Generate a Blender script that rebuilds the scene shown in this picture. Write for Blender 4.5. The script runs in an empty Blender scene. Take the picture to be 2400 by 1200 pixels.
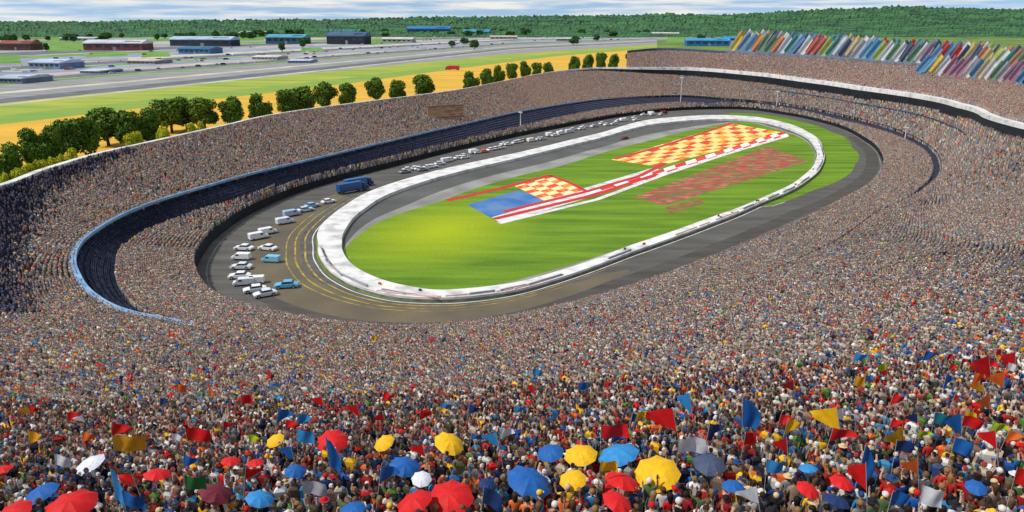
import bpy, bmesh, math, random
import numpy as np
from mathutils import Vector, Matrix, Euler
random.seed(4); rng=np.random.default_rng(4)
sc=bpy.context.scene
COL=sc.collection
# ---------------------------------------------------------------- camera
PITCH=math.radians(18.0); FP=1714.0; CH=60.0
cp,sp_=math.cos(PITCH),math.sin(PITCH)
cam=bpy.data.cameras.new("camera"); camo=bpy.data.objects.new("camera",cam); COL.objects.link(camo)
camo.location=(0,0,CH); camo.rotation_euler=(math.pi/2-PITCH,0,0)
cam.sensor_width=36; cam.lens=FP/2400*36; cam.clip_start=0.5; cam.clip_end=20000
sc.camera=camo
def ray(px,py):
    dx=(px-1200)/FP; dy=-(py-600)/FP
    return np.array([dx, cp+dy*sp_, -sp_+dy*cp])
def P(px,py,z=0.0):
    d=ray(px,py); t=(z-CH)/d[2]
    return np.array([d[0]*t,d[1]*t,z])
def proj(x,y,z):
    dep=y*cp-(z-CH)*sp_
    return x/np.maximum(dep,.01), (y*sp_+(z-CH)*cp)/np.maximum(dep,.01), dep
def lin(c):
    return tuple(((v/255)/12.92 if v/255<=.04045 else ((v/255+.055)/1.055)**2.4) for v in c)
# ---------------------------------------------------------------- materials
def newmat(name):
    m=bpy.data.materials.new(name); m.use_nodes=True
    return m,m.node_tree.nodes,m.node_tree.links,m.node_tree.nodes["Principled BSDF"]
def mat(name,c,rough=.8,c2=None,scale=1.0,detail=4,bump=0,spec=.3,lo=.35,hi=.65,stretch=None):
    m,n,l,b=newmat(name)
    b.inputs["Roughness"].default_value=rough
    b.inputs["Specular IOR Level"].default_value=spec
    if c2 is None: c2=tuple(v*.8 for v in c)
    tc=n.new("ShaderNodeTexCoord"); nz=n.new("ShaderNodeTexNoise"); nz.inputs["Scale"].default_value=scale; nz.inputs["Detail"].default_value=detail
    src=tc.outputs["Object"]
    if stretch:
        mp=n.new("ShaderNodeMapping"); mp.inputs["Scale"].default_value=stretch[0]; mp.inputs["Rotation"].default_value=(0,0,stretch[1])
        l.new(src,mp.inputs[0]); src=mp.outputs[0]
    l.new(src,nz.inputs["Vector"])
    r=n.new("ShaderNodeValToRGB"); r.color_ramp.elements[0].position=lo; r.color_ramp.elements[1].position=hi
    r.color_ramp.elements[0].color=(*c2,1); r.color_ramp.elements[1].color=(*c,1)
    l.new(nz.outputs["Fac"],r.inputs[0]); l.new(r.outputs[0],b.inputs["Base Color"])
    if bump:
        bp=n.new("ShaderNodeBump"); bp.inputs["Strength"].default_value=bump; l.new(nz.outputs["Fac"],bp.inputs["Height"]); l.new(bp.outputs[0],b.inputs["Normal"])
    return m
def attrmat(name,rough=.85):
    m,n,l,b=newmat(name); a=n.new("ShaderNodeAttribute"); a.attribute_name="Col"
    l.new(a.outputs["Color"],b.inputs["Base Color"]); b.inputs["Roughness"].default_value=rough; b.inputs["Specular IOR Level"].default_value=.15
    return m
def randmat(name,cols,k=1.0,rough=.8,noise=.25):
    m,n,l,b=newmat(name); oi=n.new("ShaderNodeObjectInfo")
    mu=n.new("ShaderNodeMath"); mu.operation='MULTIPLY'; mu.inputs[1].default_value=k
    fr=n.new("ShaderNodeMath"); fr.operation='FRACT'
    r=n.new("ShaderNodeValToRGB"); r.color_ramp.interpolation='CONSTANT'
    e=r.color_ramp.elements
    N=len(cols)
    e[0].position=0; e[0].color=(*lin(cols[0]),1); e[1].position=1/N; e[1].color=(*lin(cols[1]),1)
    for i in range(2,N):
        x=e.new(i/N); x.color=(*lin(cols[i]),1)
    l.new(oi.outputs["Random"],mu.inputs[0]); l.new(mu.outputs[0],fr.inputs[0]); l.new(fr.outputs[0],r.inputs[0])
    tc=n.new("ShaderNodeTexCoord"); nz=n.new("ShaderNodeTexNoise"); nz.inputs["Scale"].default_value=9
    l.new(tc.outputs["Object"],nz.inputs["Vector"])
    mx=n.new("ShaderNodeMix"); mx.data_type='RGBA'; mx.blend_type='MULTIPLY'; mx.inputs["Factor"].default_value=noise
    l.new(r.outputs[0],mx.inputs["A"]); l.new(nz.outputs["Fac"],mx.inputs["B"]); l.new(mx.outputs["Result"],b.inputs["Base Color"])
    b.inputs["Roughness"].default_value=rough; b.inputs["Specular IOR Level"].default_value=.2
    return m
def S(*c): return lin(c)
# ---------------------------------------------------------------- mesh helpers
def add(name,me,mats=(),parent=None,kind=None,label=None,category=None,group=None,loc=None,rot=None,scale=None):
    o=bpy.data.objects.new(name,me); COL.objects.link(o)
    if me is not None:
        for m in mats:
            if len(me.materials)<len(mats): me.materials.append(m)
    if parent is not None: o.parent=parent
    if kind: o["kind"]=kind
    if label: o["label"]=label
    if category: o["category"]=category
    if group: o["group"]=group
    if loc is not None: o.location=loc
    if rot is not None: o.rotation_euler=rot
    if scale is not None: o.scale=scale
    return o
def npmesh(name,V,F,C=None,smooth=False,midx=None):
    V=np.asarray(V,dtype=np.float32); F=np.asarray(F,dtype=np.int32); k=F.shape[1]
    me=bpy.data.meshes.new(name)
    me.vertices.add(len(V)); me.vertices.foreach_set("co",V.ravel())
    me.loops.add(F.size); me.loops.foreach_set("vertex_index",F.ravel())
    me.polygons.add(len(F)); me.polygons.foreach_set("loop_start",np.arange(0,F.size,k,dtype=np.int32))
    if midx is not None: me.polygons.foreach_set("material_index",np.asarray(midx,dtype=np.int32))
    me.update(calc_edges=True)
    me.polygons.foreach_set("use_smooth",np.full(len(F),smooth,dtype=bool))
    if C is not None:
        a=me.color_attributes.new("Col",'FLOAT_COLOR','POINT')
        c4=np.ones((len(V),4),dtype=np.float32); c4[:,:3]=C; a.data.foreach_set("color",c4.ravel())
    return me
def loft(name,rows,closed=True,mfun=None):
    n=len(rows[0]); V=np.concatenate(rows); F=[]
    idx=np.arange(n if closed else n-1); nx=(idx+1)%n
    for k in range(len(rows)-1):
        a=k*n; F.append(np.stack([a+idx,a+nx,a+n+nx,a+n+idx],1))
    F=np.concatenate(F); mi=None
    if mfun is not None: mi=mfun(V[F].mean(1))
    return npmesh(name,V,F,midx=mi)
class MB:
    """small mesh builder"""
    def __init__(s): s.v=[];s.f=[];s.m=[]
    def box(s,c,d,m=0,taper=1.0,M=None):
        x,y,z=c; a,b,h=d[0]/2,d[1]/2,d[2]/2; i=len(s.v)
        pts=[(x-a,y-b,z-h),(x+a,y-b,z-h),(x+a,y+b,z-h),(x-a,y+b,z-h)]+[(x-a*taper,y-b*taper,z+h),(x+a*taper,y-b*taper,z+h),(x+a*taper,y+b*taper,z+h),(x-a*taper,y+b*taper,z+h)]
        if M is not None: pts=[tuple(M@Vector(p)) for p in pts]
        s.v+=pts
        for q in [(3,2,1,0),(4,5,6,7),(0,1,5,4),(1,2,6,5),(2,3,7,6),(3,0,4,7)]: s.f.append(tuple(i+t for t in q)); s.m.append(m)
    def tube(s,p0,p1,r0,r1,n=8,m=0,cap=True):
        p0,p1=Vector(p0),Vector(p1); d=(p1-p0).normalized(); u=d.orthogonal().normalized(); w=d.cross(u); i=len(s.v)
        for p,r in((p0,r0),(p1,r1)):
            for k in range(n):
                a=2*math.pi*k/n; s.v.append(tuple(p+u*math.cos(a)*r+w*math.sin(a)*r))
        for k in range(n):
            k2=(k+1)%n; s.f.append((i+k,i+k2,i+n+k2,i+n+k)); s.m.append(m)
        if cap:
            s.f.append(tuple(i+k for k in range(n))[::-1]); s.m.append(m); s.f.append(tuple(i+n+k for k in range(n))); s.m.append(m)
    def prof(s,pts,w,m=0,w2=None,inset=None):
        """extrude (y,z) outline along x"""
        i=len(s.v); n=len(pts)
        for sg in(-1,1):
            for j,(y,z) in enumerate(pts):
                ww=w if inset is None or z<inset[0] else w-inset[1]*(z-inset[0])
                s.v.append((sg*ww/2,y,z))
        s.f.append(tuple(i+k for k in range(n))); s.m.append(m)
        s.f.append(tuple(i+n+k for k in range(n))[::-1]); s.m.append(m)
        for k in range(n):
            k2=(k+1)%n; s.f.append((i+k2,i+k,i+n+k,i+n+k2)); s.m.append(m)
    def mesh(s,name,bevel=0,smooth=False):
        me=bpy.data.meshes.new(name); me.from_pydata(s.v,[],s.f); me.polygons.foreach_set("material_index",s.m)
        bm=bmesh.new(); bm.from_mesh(me)
        bmesh.ops.recalc_face_normals(bm,faces=bm.faces[:])
        if bevel: bmesh.ops.bevel(bm,geom=bm.edges[:],offset=bevel,segments=2,affect='EDGES',profile=.5)
        bm.to_mesh(me); bm.free()
        if smooth: me.polygons.foreach_set("use_smooth",[True]*len(me.polygons))
        me.update(); return me
# ---------------------------------------------------------------- rings
CX,CY=47.,262.; AX=math.radians(38); ca,sa=math.cos(AX),math.sin(AX); EL=2.0
NP=720; PHI=np.linspace(-math.pi,math.pi,NP,endpoint=False)
def topol(x,y):
    dx=np.asarray(x)-CX; dy=np.asarray(y)-CY; a=(dx*ca+dy*sa)/EL; b=-dx*sa+dy*ca
    return np.arctan2(b,a),np.hypot(a,b)
def frompol(ph,r):
    a=r*np.cos(ph)*EL; b=r*np.sin(ph); return CX+a*ca-b*sa, CY+a*sa+b*ca
def pchip(xs,ys,xq):
    h=np.diff(xs); d=np.diff(ys)/h; m=np.zeros_like(ys)
    for i in range(1,len(xs)-1):
        if d[i-1]*d[i]>0:
            w1=2*h[i]+h[i-1]; w2=h[i]+2*h[i-1]; m[i]=(w1+w2)/(w1/d[i-1]+w2/d[i])
    i=np.clip(np.searchsorted(xs,xq)-1,0,len(xs)-2); t=(xq-xs[i])/h[i]
    h00=2*t**3-3*t**2+1; h10=t**3-2*t**2+t; h01=-2*t**3+3*t**2; h11=t**3-t**2
    return h00*ys[i]+h10*h[i]*m[i]+h01*ys[i+1]+h11*h[i]*m[i+1]
class Ring: pass
def circ_smooth(a,w):
    k=np.ones(w)/w; h=w//2; return np.convolve(np.concatenate([a[-h:],a,a[:h]]),k,'valid')
def ring(pts,z0=0.0):
    W=[]
    for p in pts:
        if len(p)==4: W.append(p[1:])
        elif len(p)==3: W.append(P(*p))
        else: W.append(P(p[0],p[1],z0))
    W=np.array(W,float); ph,r=topol(W[:,0],W[:,1]); o=np.argsort(ph); ph,r,z=ph[o],r[o],W[o,2]
    keep=np.concatenate([[True],np.diff(ph)>.004]); ph,r,z=ph[keep],r[keep],z[keep]
    x=np.concatenate([ph[-4:]-2*math.pi,ph,ph[:4]+2*math.pi]); rr=np.concatenate([r[-4:],r,r[:4]]); zz=np.concatenate([z[-4:],z,z[:4]])
    R=Ring(); R.r=pchip(x,rr,PHI); R.z=pchip(x,zz,PHI)
    k=np.array([1,2,3,4,5,4,3,2,1.]); k/=k.sum()
    R.r=np.convolve(np.concatenate([R.r[-4:],R.r,R.r[:4]]),k,'valid'); R.z=np.convolve(np.concatenate([R.z[-4:],R.z,R.z[:4]]),k,'valid')
    return R
def mk(r,z):
    R=Ring(); R.r=np.array(r); R.z=np.array(z)*np.ones(NP); return R
def xyz(R,z=None,dr=0):
    x,y=frompol(PHI,R.r+dr); return np.stack([x,y,R.z if z is None else np.ones(NP)*z],1)
G=ring([(808,585),(815,612),(880,650),(960,672),(1040,682),(1150,670),(1300,632),(1500,567),(1700,498),(1800,458),(1870,422),(1905,385),(1905,350),(1870,320),(1800,298),(1735,285),(1660,297),(1500,335),(1290,395),(1050,465),(900,515),(840,552)])
WI=ring([(802,570),(806,602),(850,645),(960,681),(1040,690),(1200,674),(1320,641),(1500,576),(1700,505),(1800,464),(1872,426),(1909,387),(1910,350),(1873,315),(1830,299),(1760,285),(1650,284),(1540,294),(1400,330),(1200,379),(1000,430),(900,467),(850,500),(815,537)])
WO=ring([(745,570),(750,610),(790,655),(870,690),(960,706),(1080,707),(1200,692),(1320,658),(1500,592),(1700,518),(1800,475),(1880,437),(1922,400),(1930,360),(1900,318),(1840,292),(1760,277),(1650,274),(1540,282),(1400,318),(1200,366),(1000,412),(880,450),(800,495),(760,530)])
WI.r=np.maximum(WI.r,G.r+.15); WO.r=np.maximum(WO.r,WI.r+.6)
T=ring([(456,612,3.2),(468,655,3),(508,695,2.6),(598,726,2.2),(720,752,2),(850,767,1.8),(1000,772,1.8),(1150,757,1.8),(1300,727,1.8),(1500,669,1.8),(1700,595,1.8),(1850,532,1.8),(1980,468,1.8),(2056,415,1.8),(2070,370,1.8),(2032,325,1.8),(1950,287,1.8),(1840,263,1.8),(1720,250,1.8),(1600,252,1.8),(1480,264,1.8),(1300,294,2),(1100,336,2),(900,384,2.2),(720,430,2.4),(590,480,2.8),(510,530,3),(470,575,3.2)])
ti=np.array([P(*q) for q in [(1700,264),(1790,268),(1870,284),(1945,308),(1995,345),(2003,385),(1975,418),(1900,448),(1800,484)]])
tph,tr=topol(ti[:,0],ti[:,1]); o=np.argsort(tph); TIr=WO.r+.25
msk=(PHI>tph.min())&(PHI<tph.max()); TIr[msk]=np.maximum(TIr[msk],np.interp(PHI[msk],tph[o],tr[o])); TI=mk(circ_smooth(TIr,5),0)
TI.r=np.maximum(TI.r,WO.r+.1); T.r=np.maximum(T.r,TI.r+2)
B1=ring([(178,610,11.5),(185,650,11.8),(215,695,12),(300,742,12.5),(430,768,13),(650,802,13.5),(900,820,13.6),(1150,808,13.5),(1400,768,13.5),(1650,703,13),(1900,604,9.5),(2080,494,5.5),(2184,432,4),(2200,392,3.6),(2187,360,3.5),(2142,328,3.6),(2062,297,3.8),(1960,271,4),(1850,249,4.2),(1700,235,4.6),(1560,227,5.5),(1440,232,6),(1300,251,6.5),(1200,269,7),(1100,292,7),(900,339,7.5),(750,375,7.7),(600,411,8.5),(450,454,9.5),(330,494,10.5),(240,540,11),(195,575,11.3)])
B0=ring([(272,624,7.3),(278,672,8),(308,714,9.4),(355,746,11.3),(430,767,12.7),(650,798,13.2),(900,816,13.3),(1150,804,13.2),(1400,764,13.2),(1650,700,12.7),(1900,600,9.2),(2075,492,5.2),(2172,430,3.7),(2186,392,3.1),(2174,364,3),(2132,336,3),(2052,306,3.2),(1955,281,3.4),(1850,257,3.7),(1700,245,3.8),(1560,243,3.9),(1440,255,3.9),(1300,281,3.8),(1200,303,3.8),(1100,326,3.7),(900,377,3.9),(750,417,4.2),(600,459,4.6),(450,505,5.5),(350,542,6.3),(298,573,6.9),(278,598,7.2)])
B0.r=np.maximum(B0.r,T.r+1.0); B1.r=np.maximum(B1.r,B0.r+.3)
eastm=np.clip((PHI+1.15)/.25,0,1)*np.clip((1.25-PHI)/.3,0,1)
B1.r=B1.r+eastm*.5
R=ring([(1390,158,21.5),(1470,158,22),(1600,158,22),(1750,168,22),(1900,186,21.5),(2050,208,22),(2200,236,24),(2300,261,26),(2400,292,28),('w',166,190,31),('w',163,140,36),('w',152,80,44),('w',130,20,54),('w',80,-25,62),('w',0,-35,66),('w',-80,-20,62),('w',-125,30,52),('w',-135,80,40),('w',-130,128,30),(0,435,22),(120,392,21),(240,357,20.5),(380,326,20),(520,295,20),(640,268,20),(870,236,20),(1000,220,20),(1090,207,20),(1200,186,20),(1300,167,20.5)])
R.r=np.maximum(R.r,B1.r+5)
Rx,Ry=frompol(PHI,R.r)
par=np.where((Rx>55)&(Ry>120),np.clip((Rx-55)/70,0,1)*np.clip(np.hypot(Rx,Ry)/450,.35,1.2)*5.6+1.3,1.3)
par=circ_smooth(par,31)
RS=mk(R.r,R.z-par)
def prof(u): return .8*u+.2*u*u
NL,NU=34,155
def pint(A,ph): return np.interp(ph,np.concatenate([PHI,[math.pi]]),np.concatenate([A,[A[0]]]))
def surf(x,y,step=False):
    ph,r=topol(x,y); t,b0,b1,rr=[pint(q.r,ph) for q in(T,B0,B1,RS)]; zt,z0,z1,zr=[pint(q.z,ph) for q in(T,B0,B1,RS)]
    u1=np.clip((r-t)/(b0-t),0,1); u3=np.clip((r-b1)/(rr-b1),0,1)
    if step: u1=np.floor(u1*NL)/NL; u3=np.floor(u3*NU)/NU
    z=np.where(r<t,0,np.where(r<b0,zt+(z0-zt)*u1,np.where(r<b1,z0+(z1-z0)*np.clip((r-b0)/(b1-b0),0,1),z1+(zr-z1)*prof(u3))))
    return np.where(r>rr,-5,z)
def hit(px,py,h):
    d=ray(px,py); t=np.arange(4,700,.1); x=d[0]*t;y=d[1]*t;z=CH+d[2]*t
    s=surf(x,y)+h; i=np.argmax(z<s); return np.array([x[i],y[i],z[i]]),t[i]
# empty seat area on the west side, shadow band put into its navy colour
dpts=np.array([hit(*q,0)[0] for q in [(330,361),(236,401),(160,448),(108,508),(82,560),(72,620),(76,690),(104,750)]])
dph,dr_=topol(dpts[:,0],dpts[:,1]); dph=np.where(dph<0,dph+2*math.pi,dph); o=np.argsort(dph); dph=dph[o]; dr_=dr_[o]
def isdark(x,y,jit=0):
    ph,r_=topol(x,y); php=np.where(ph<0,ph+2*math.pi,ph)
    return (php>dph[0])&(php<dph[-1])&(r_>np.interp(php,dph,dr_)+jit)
# ---------------------------------------------------------------- world / light
w=bpy.data.worlds.new("World"); sc.world=w; w.use_nodes=True; n=w.node_tree.nodes; l=w.node_tree.links
sun_dir=Vector((-.75,-.25,1.0)).normalized()
el=math.asin(sun_dir.z); rotn=math.atan2(sun_dir.x,sun_dir.y)
sky=n.new("ShaderNodeTexSky"); sky.sky_type='NISHITA'; sky.sun_disc=False; sky.sun_elevation=el; sky.sun_rotation=rotn; sky.air_density=1.0; sky.dust_density=.3; sky.ozone_density=1.6
bg=n["Background"]; bg.inputs[1].default_value=.135
tc=n.new("ShaderNodeTexCoord"); mp=n.new("ShaderNodeMapping"); mp.inputs["Scale"].default_value=(5,5,90)
up_=n.new("ShaderNodeVectorMath"); up_.operation='ADD'; up_.inputs[1].default_value=(0,0,.16)
nrm_=n.new("ShaderNodeVectorMath"); nrm_.operation='NORMALIZE'
l.new(tc.outputs["Generated"],up_.inputs[0]); l.new(up_.outputs[0],nrm_.inputs[0]); l.new(nrm_.outputs[0],sky.inputs["Vector"])
nz=n.new("ShaderNodeTexNoise"); nz.inputs["Scale"].default_value=1.5; nz.inputs["Detail"].default_value=7; nz.inputs["Roughness"].default_value=.6
rp=n.new("ShaderNodeValToRGB"); rp.color_ramp.elements[0].position=.42; rp.color_ramp.elements[1].position=.62
mx=n.new("ShaderNodeMix"); mx.data_type='RGBA'; mx.inputs["B"].default_value=(6.5,6.5,6.2,1)
l.new(tc.outputs["Generated"],mp.inputs[0]); l.new(mp.outputs[0],nz.inputs["Vector"]); l.new(nz.outputs["Fac"],rp.inputs[0]); l.new(rp.outputs[0],mx.inputs["Factor"]); l.new(sky.outputs[0],mx.inputs["A"]); l.new(mx.outputs["Result"],bg.inputs[0])
sl=bpy.data.lights.new("sun",'SUN'); sl.energy=3.5; sl.angle=math.radians(.5); sl.color=(1,.95,.87)
so=bpy.data.objects.new("sun",sl); COL.objects.link(so); so.rotation_euler=(-sun_dir).to_track_quat('-Z','Y').to_euler(); so.location=(0,0,300)
sc.view_settings.view_transform='Standard'; sc.view_settings.look='None'; sc.view_settings.exposure=0
# ---------------------------------------------------------------- ground & fields
m_ground=mat("ground_grass",S(120,140,60),.95,S(70,105,45),.01,8)
gs=9000
me=bpy.data.meshes.new("ground"); me.from_pydata([(-gs,-1500,-.06),(gs,-1500,-.06),(gs,gs,-.06),(-gs,gs,-.06)],[],[(0,1,2,3)])
add("ground",me,[m_ground],kind="structure",label="flat grassy land around the speedway")
def interp_poly(pts,xs):
    pts=np.array(pts,float); return np.interp(xs,pts[:,0],pts[:,1])
def band(name,up,lo,m,z,x0=-500,x1=1540,n=80,label=None):
    xs=np.linspace(x0,x1,n); a=np.array([P(x,y,z) for x,y in zip(xs,interp_poly(up,xs))]); b=np.array([P(x,y,z) for x,y in zip(xs,interp_poly(lo,xs))])
    o=add(name,loft(name,[a,b],closed=False),[m],kind="structure",label=label or name.replace("_"," ")); return o
L_yel_up=[(-500,365),(0,292),(400,245),(800,198),(1080,160),(1300,132),(1540,112)]
L_yel_lo=[(-500,520),(0,410),(640,310),(1300,196),(1560,156)]
L_g1=[(-500,340),(0,272),(400,228),(800,184),(1080,150),(1300,126),(1540,109)]
L_g2=[(-500,305),(0,240),(400,203),(800,164),(1200,126),(1540,104)]
L_r1=[(-500,255),(0,200),(400,168),(800,136),(1200,104),(1540,92)]
L_p=[(-500,104),(0,94),(800,80),(1540,74),(1750,72)]
m_yel=mat("dry_gold_field",S(226,172,60),.95,S(196,160,54),.012,8,stretch=((1,4,1),.5))
m_gr1=mat("meadow_green",S(112,155,66),.95,S(146,158,58),.012,6,stretch=((1,5,1),.5))
m_gr2=mat("meadow_light",S(172,176,66),.95,S(120,150,60),.01,6,stretch=((1,5,1),.5))
m_road=mat("pale_road",S(158,156,152),.9,S(122,124,128),.02,6,stretch=((1,5,1),.5))
m_lot=mat("parking_pavement",S(176,172,168),.9,S(118,126,136),.012,10,lo=.42,hi=.58,stretch=((1,5,1),.4))
band("dry_field",L_yel_up,L_yel_lo,m_yel,0.0,label="golden dry grass field behind the trees")
band("meadow",L_g1,L_yel_up,m_gr1,0.0,label="green meadow strip")
band("meadow_edge",L_g2,L_g1,m_gr2,0.0,label="yellow green meadow strip beside the road")
band("road",L_r1,L_g2,m_road,0.0,label="wide pale road passing the fields")
band("parking_area",L_p,L_r1,m_lot,0.0,x1=1760,label="huge paved parking area with access roads")
m_dk=mat("road_asphalt",S(112,114,118),.9,S(90,93,100),.05,5)
m_pinkp=mat("worn_pavement",S(196,180,168),.9,S(160,150,146),.02,6); m_bluep_=mat("bluish_pavement",S(150,165,182),.9,S(120,134,152),.02,6)
m_pg=mat("verge_green",S(122,158,70),.95,S(86,130,56),.02,5)
m_line=mat("pale_road_line",S(205,200,185),.9,S(170,165,150),.03,4)
def frac(u): return [(x,y+(interp_poly(L_p,[x])[0]-y)*u) for x,y in L_r1]
zz_=.01
for (u0,u1,m,x0,x1,lb) in [(-.15,-.19,m_line,-500,1540,"pale line along the road"),(-.3,-.4,m_dk,-500,1540,"dark asphalt lane along the road"),(-.42,-.45,m_line,-500,1540,"pale line along the road"),(.04,.0,m_pg,-500,1500,"narrow green verge"),(.12,.05,m_dk,-500,1540,"dark asphalt access road"),(.2,.13,m_pinkp,-500,900,"worn pinkish pavement"),(.27,.21,m_bluep_,-200,1540,"bluish grey parking row"),(.31,.28,m_pg,100,700,"narrow green verge"),(.4,.33,m_dk,-500,1540,"dark asphalt access road"),(.47,.41,m_line,300,1400,"pale road strip"),(.56,.49,m_bluep_,-500,1000,"bluish grey parking row"),(.62,.57,m_pg,-500,350,"narrow green verge"),(.62,.57,m_pinkp,600,1540,"worn pinkish pavement"),(.72,.65,m_dk,-500,1540,"dark asphalt access road"),(.79,.74,m_pg,400,1540,"narrow green verge"),(.87,.81,m_pinkp,-500,900,"worn pinkish pavement"),(.97,.89,m_pg,-500,1540,"narrow green verge")]:
    zz_+=.002; band("access_road" if m is m_dk else ("green_verge" if m is m_pg else "pavement_strip"),frac(u0),frac(u1),m,zz_,x0=x0,x1=x1,label=lb)
for (x0,x1,y0,y1) in [(110,200,88,122),(-80,50,128,152),(540,620,82,98),(1040,1110,74,86),(330,400,120,135),(860,950,90,104),(1560,1720,80,100),(700,760,112,122),(-200,-20,95,118),(200,300,122,134)]:
    pts=[P(x0,y1,.08),P(x1,y1-3,.08),P(x1-6,y0,.08),P(x0+10,y0,.08)]
    me=bpy.data.meshes.new("lawn"); me.from_pydata([tuple(p) for p in pts],[],[(0,1,2,3)]); add("lawn",me,[m_pg],kind="structure",label="small green lawn between parking lots")
# hills with forest
def forest(name,ys,d0,d1,ybase,seed,label):
    r_=np.random.default_rng(seed); n=900; az=np.linspace(-.95,.95,n)
    px=1200+FP*az/ (cp) ; rows=[]
    ph=r_.uniform(0,6,12)
    def wob(x,s): return sum(math.sin(1)*np.sin(x*s*(1.7**i)+ph[i])/(1.5**i) for i in range(6))
    M=16
    for k in range(M+1):
        t=k/M; d=d0+(d1-d0)*t; ytop=interp_poly(ys,px)
        ztop=CH+(43-ytop)/FP*d1*1.04
        z=ztop*(t**1.15)+ (wob(az+t*3,22)*3+r_.normal(0,4.0,n))*(.3+t*.7)
        if k==0: z=np.full(n,-2.)
        dd=d*(1+r_.normal(0,.004,n))
        rows.append(np.stack([az*dd,dd,z],1))
    rows.append(rows[-1]*np.array([1.05,1.05,0])-np.array([0,0,5]))
    return add(name,loft(name,rows,closed=False),[m_for],kind="stuff",label=label,category="forest")
m_for=mat("forest_foliage",S(66,118,62),.95,S(26,60,44),.009,12,lo=.4,hi=.6,bump=.4,stretch=((1,3,1),0))
forest("forest",[(-600,52),(0,50),(400,47),(800,44),(1200,38),(1700,34),(1900,25),(2100,19),(2500,24),(3000,30)],2500,4300,85,3,"broad dark green forest covering the low hills")
# ---------------------------------------------------------------- infield & track
def disc(name,Rg,z,m,label):
    v=xyz(Rg,z); V=np.vstack([v,[[CX,CY,z]]]); i=np.arange(NP); F=np.stack([i,(i+1)%NP,np.full(NP,NP)],1)
    return add(name,npmesh(name,V,F),[m],kind="structure",label=label)
m_grass,n,l,b=newmat("infield_grass"); b.inputs["Roughness"].default_value=.95; b.inputs["Specular IOR Level"].default_value=.1
tc=n.new("ShaderNodeTexCoord"); mp=n.new("ShaderNodeMapping"); mp.inputs["Rotation"].default_value=(0,0,.25); mp.inputs["Scale"].default_value=(.2,1.5,1)
nz0=n.new("ShaderNodeTexNoise"); nz0.inputs["Scale"].default_value=.13; nz0.inputs["Detail"].default_value=5
nz=n.new("ShaderNodeTexNoise"); nz.inputs["Scale"].default_value=1.2; nz.inputs["Detail"].default_value=6
r1=n.new("ShaderNodeValToRGB"); r1.color_ramp.elements[0].position=.34; r1.color_ramp.elements[1].position=.66; r1.color_ramp.elements[0].color=(*S(88,122,38),1); r1.color_ramp.elements[1].color=(*S(120,154,46),1)
l.new(tc.outputs["Object"],mp.inputs[0]); l.new(mp.outputs[0],nz0.inputs["Vector"]); l.new(tc.outputs["Object"],nz.inputs["Vector"]); l.new(nz0.outputs["Fac"],r1.inputs[0])
pc=P(1040,540)
mp2=n.new("ShaderNodeMapping"); mp2.vector_type='TEXTURE'; mp2.inputs["Location"].default_value=(pc[0],pc[1],0); mp2.inputs["Rotation"].default_value=(0,0,AX+.5); mp2.inputs["Scale"].default_value=(42,28,30)
gr=n.new("ShaderNodeTexGradient"); gr.gradient_type='SPHERICAL'
l.new(tc.outputs["Object"],mp2.inputs[0]); l.new(mp2.outputs[0],gr.inputs[0])
mu=n.new("ShaderNodeMath"); mu.operation='MULTIPLY'; mu.inputs[1].default_value=1.1; mu.use_clamp=True; l.new(gr.outputs["Fac"],mu.inputs[0])
mx=n.new("ShaderNodeMix"); mx.data_type='RGBA'; mx.inputs["B"].default_value=(*S(162,178,34),1)
l.new(mu.outputs[0],mx.inputs["Factor"]); l.new(r1.outputs[0],mx.inputs["A"])
m2=n.new("ShaderNodeMix"); m2.data_type='RGBA'; m2.blend_type='MULTIPLY'; m2.inputs["Factor"].default_value=.3
l.new(mx.outputs["Result"],m2.inputs["A"]); r3=n.new("ShaderNodeValToRGB"); r3.color_ramp.elements[0].position=.3; r3.color_ramp.elements[0].color=(.5,.5,.5,1); r3.color_ramp.elements[1].position=.6; l.new(nz.outputs["Fac"],r3.inputs[0]); l.new(r3.outputs[0],m2.inputs["B"]); l.new(m2.outputs["Result"],b.inputs["Base Color"])
m_asph=mat("track_asphalt",S(100,99,95),.85,S(76,74,70),.05,9,lo=.3,hi=.7,stretch=((1,5,1),-AX))
m_pit=mat("pit_concrete",S(156,156,150),.9,S(122,122,116),.06,6)
m_pitd=mat("pit_asphalt",S(98,99,96),.9,S(80,82,80),.06,6)
m_white=mat("white_painted_concrete",S(226,225,222),.6,S(176,174,172),.25,8,lo=.3,hi=.55)
m_wallshade=mat("wall_side_painted_shade",S(140,138,136),.8,S(96,94,96),.4,6)  # greyer copy of the white, paints shade on the wall's lower outer face
disc("infield_grass",G,.012,m_grass,"bright green mown infield lawn")
midr=G.r+(WI.r-G.r)*.42
add("pit_apron",loft("pit_apron",[xyz(G,.008),xyz(mk(midr,0),.008)]),[m_pit],kind="structure",label="pale concrete pit apron beside the infield lawn")
add("pit_road",loft("pit_road",[xyz(mk(midr,0),.004),xyz(WI,.004)]),[m_pitd],kind="structure",label="dark grey pit road inside the white wall")
add("grass_verge",loft("grass_verge",[xyz(WO,.004),xyz(TI,.004)]),[m_grass],kind="structure",label="green verge between wall and track")
add("race_track",loft("race_track",[xyz(TI,.008),xyz(mk(.5*TI.r+.5*T.r,0),.008),xyz(T,.008)]),[m_asph],kind="structure",label="dark grey asphalt oval race track")
HW=1.15
m_red=mat("red_paint",S(210,32,30),.5,S(180,35,30),1); m_black=mat("black_paint",S(28,28,32),.5,S(20,20,24),1)
wall=add("infield_wall",loft("infield_wall",[xyz(WI,0),xyz(WI,HW),xyz(WO,HW),xyz(WO,HW*.55)]),[m_white],label="broad low white concrete wall ringing the infield",category="wall")
add("wall_base",loft("wall_base",[xyz(WO,HW*.55),xyz(WO,0)]),[m_wallshade],parent=wall)
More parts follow.
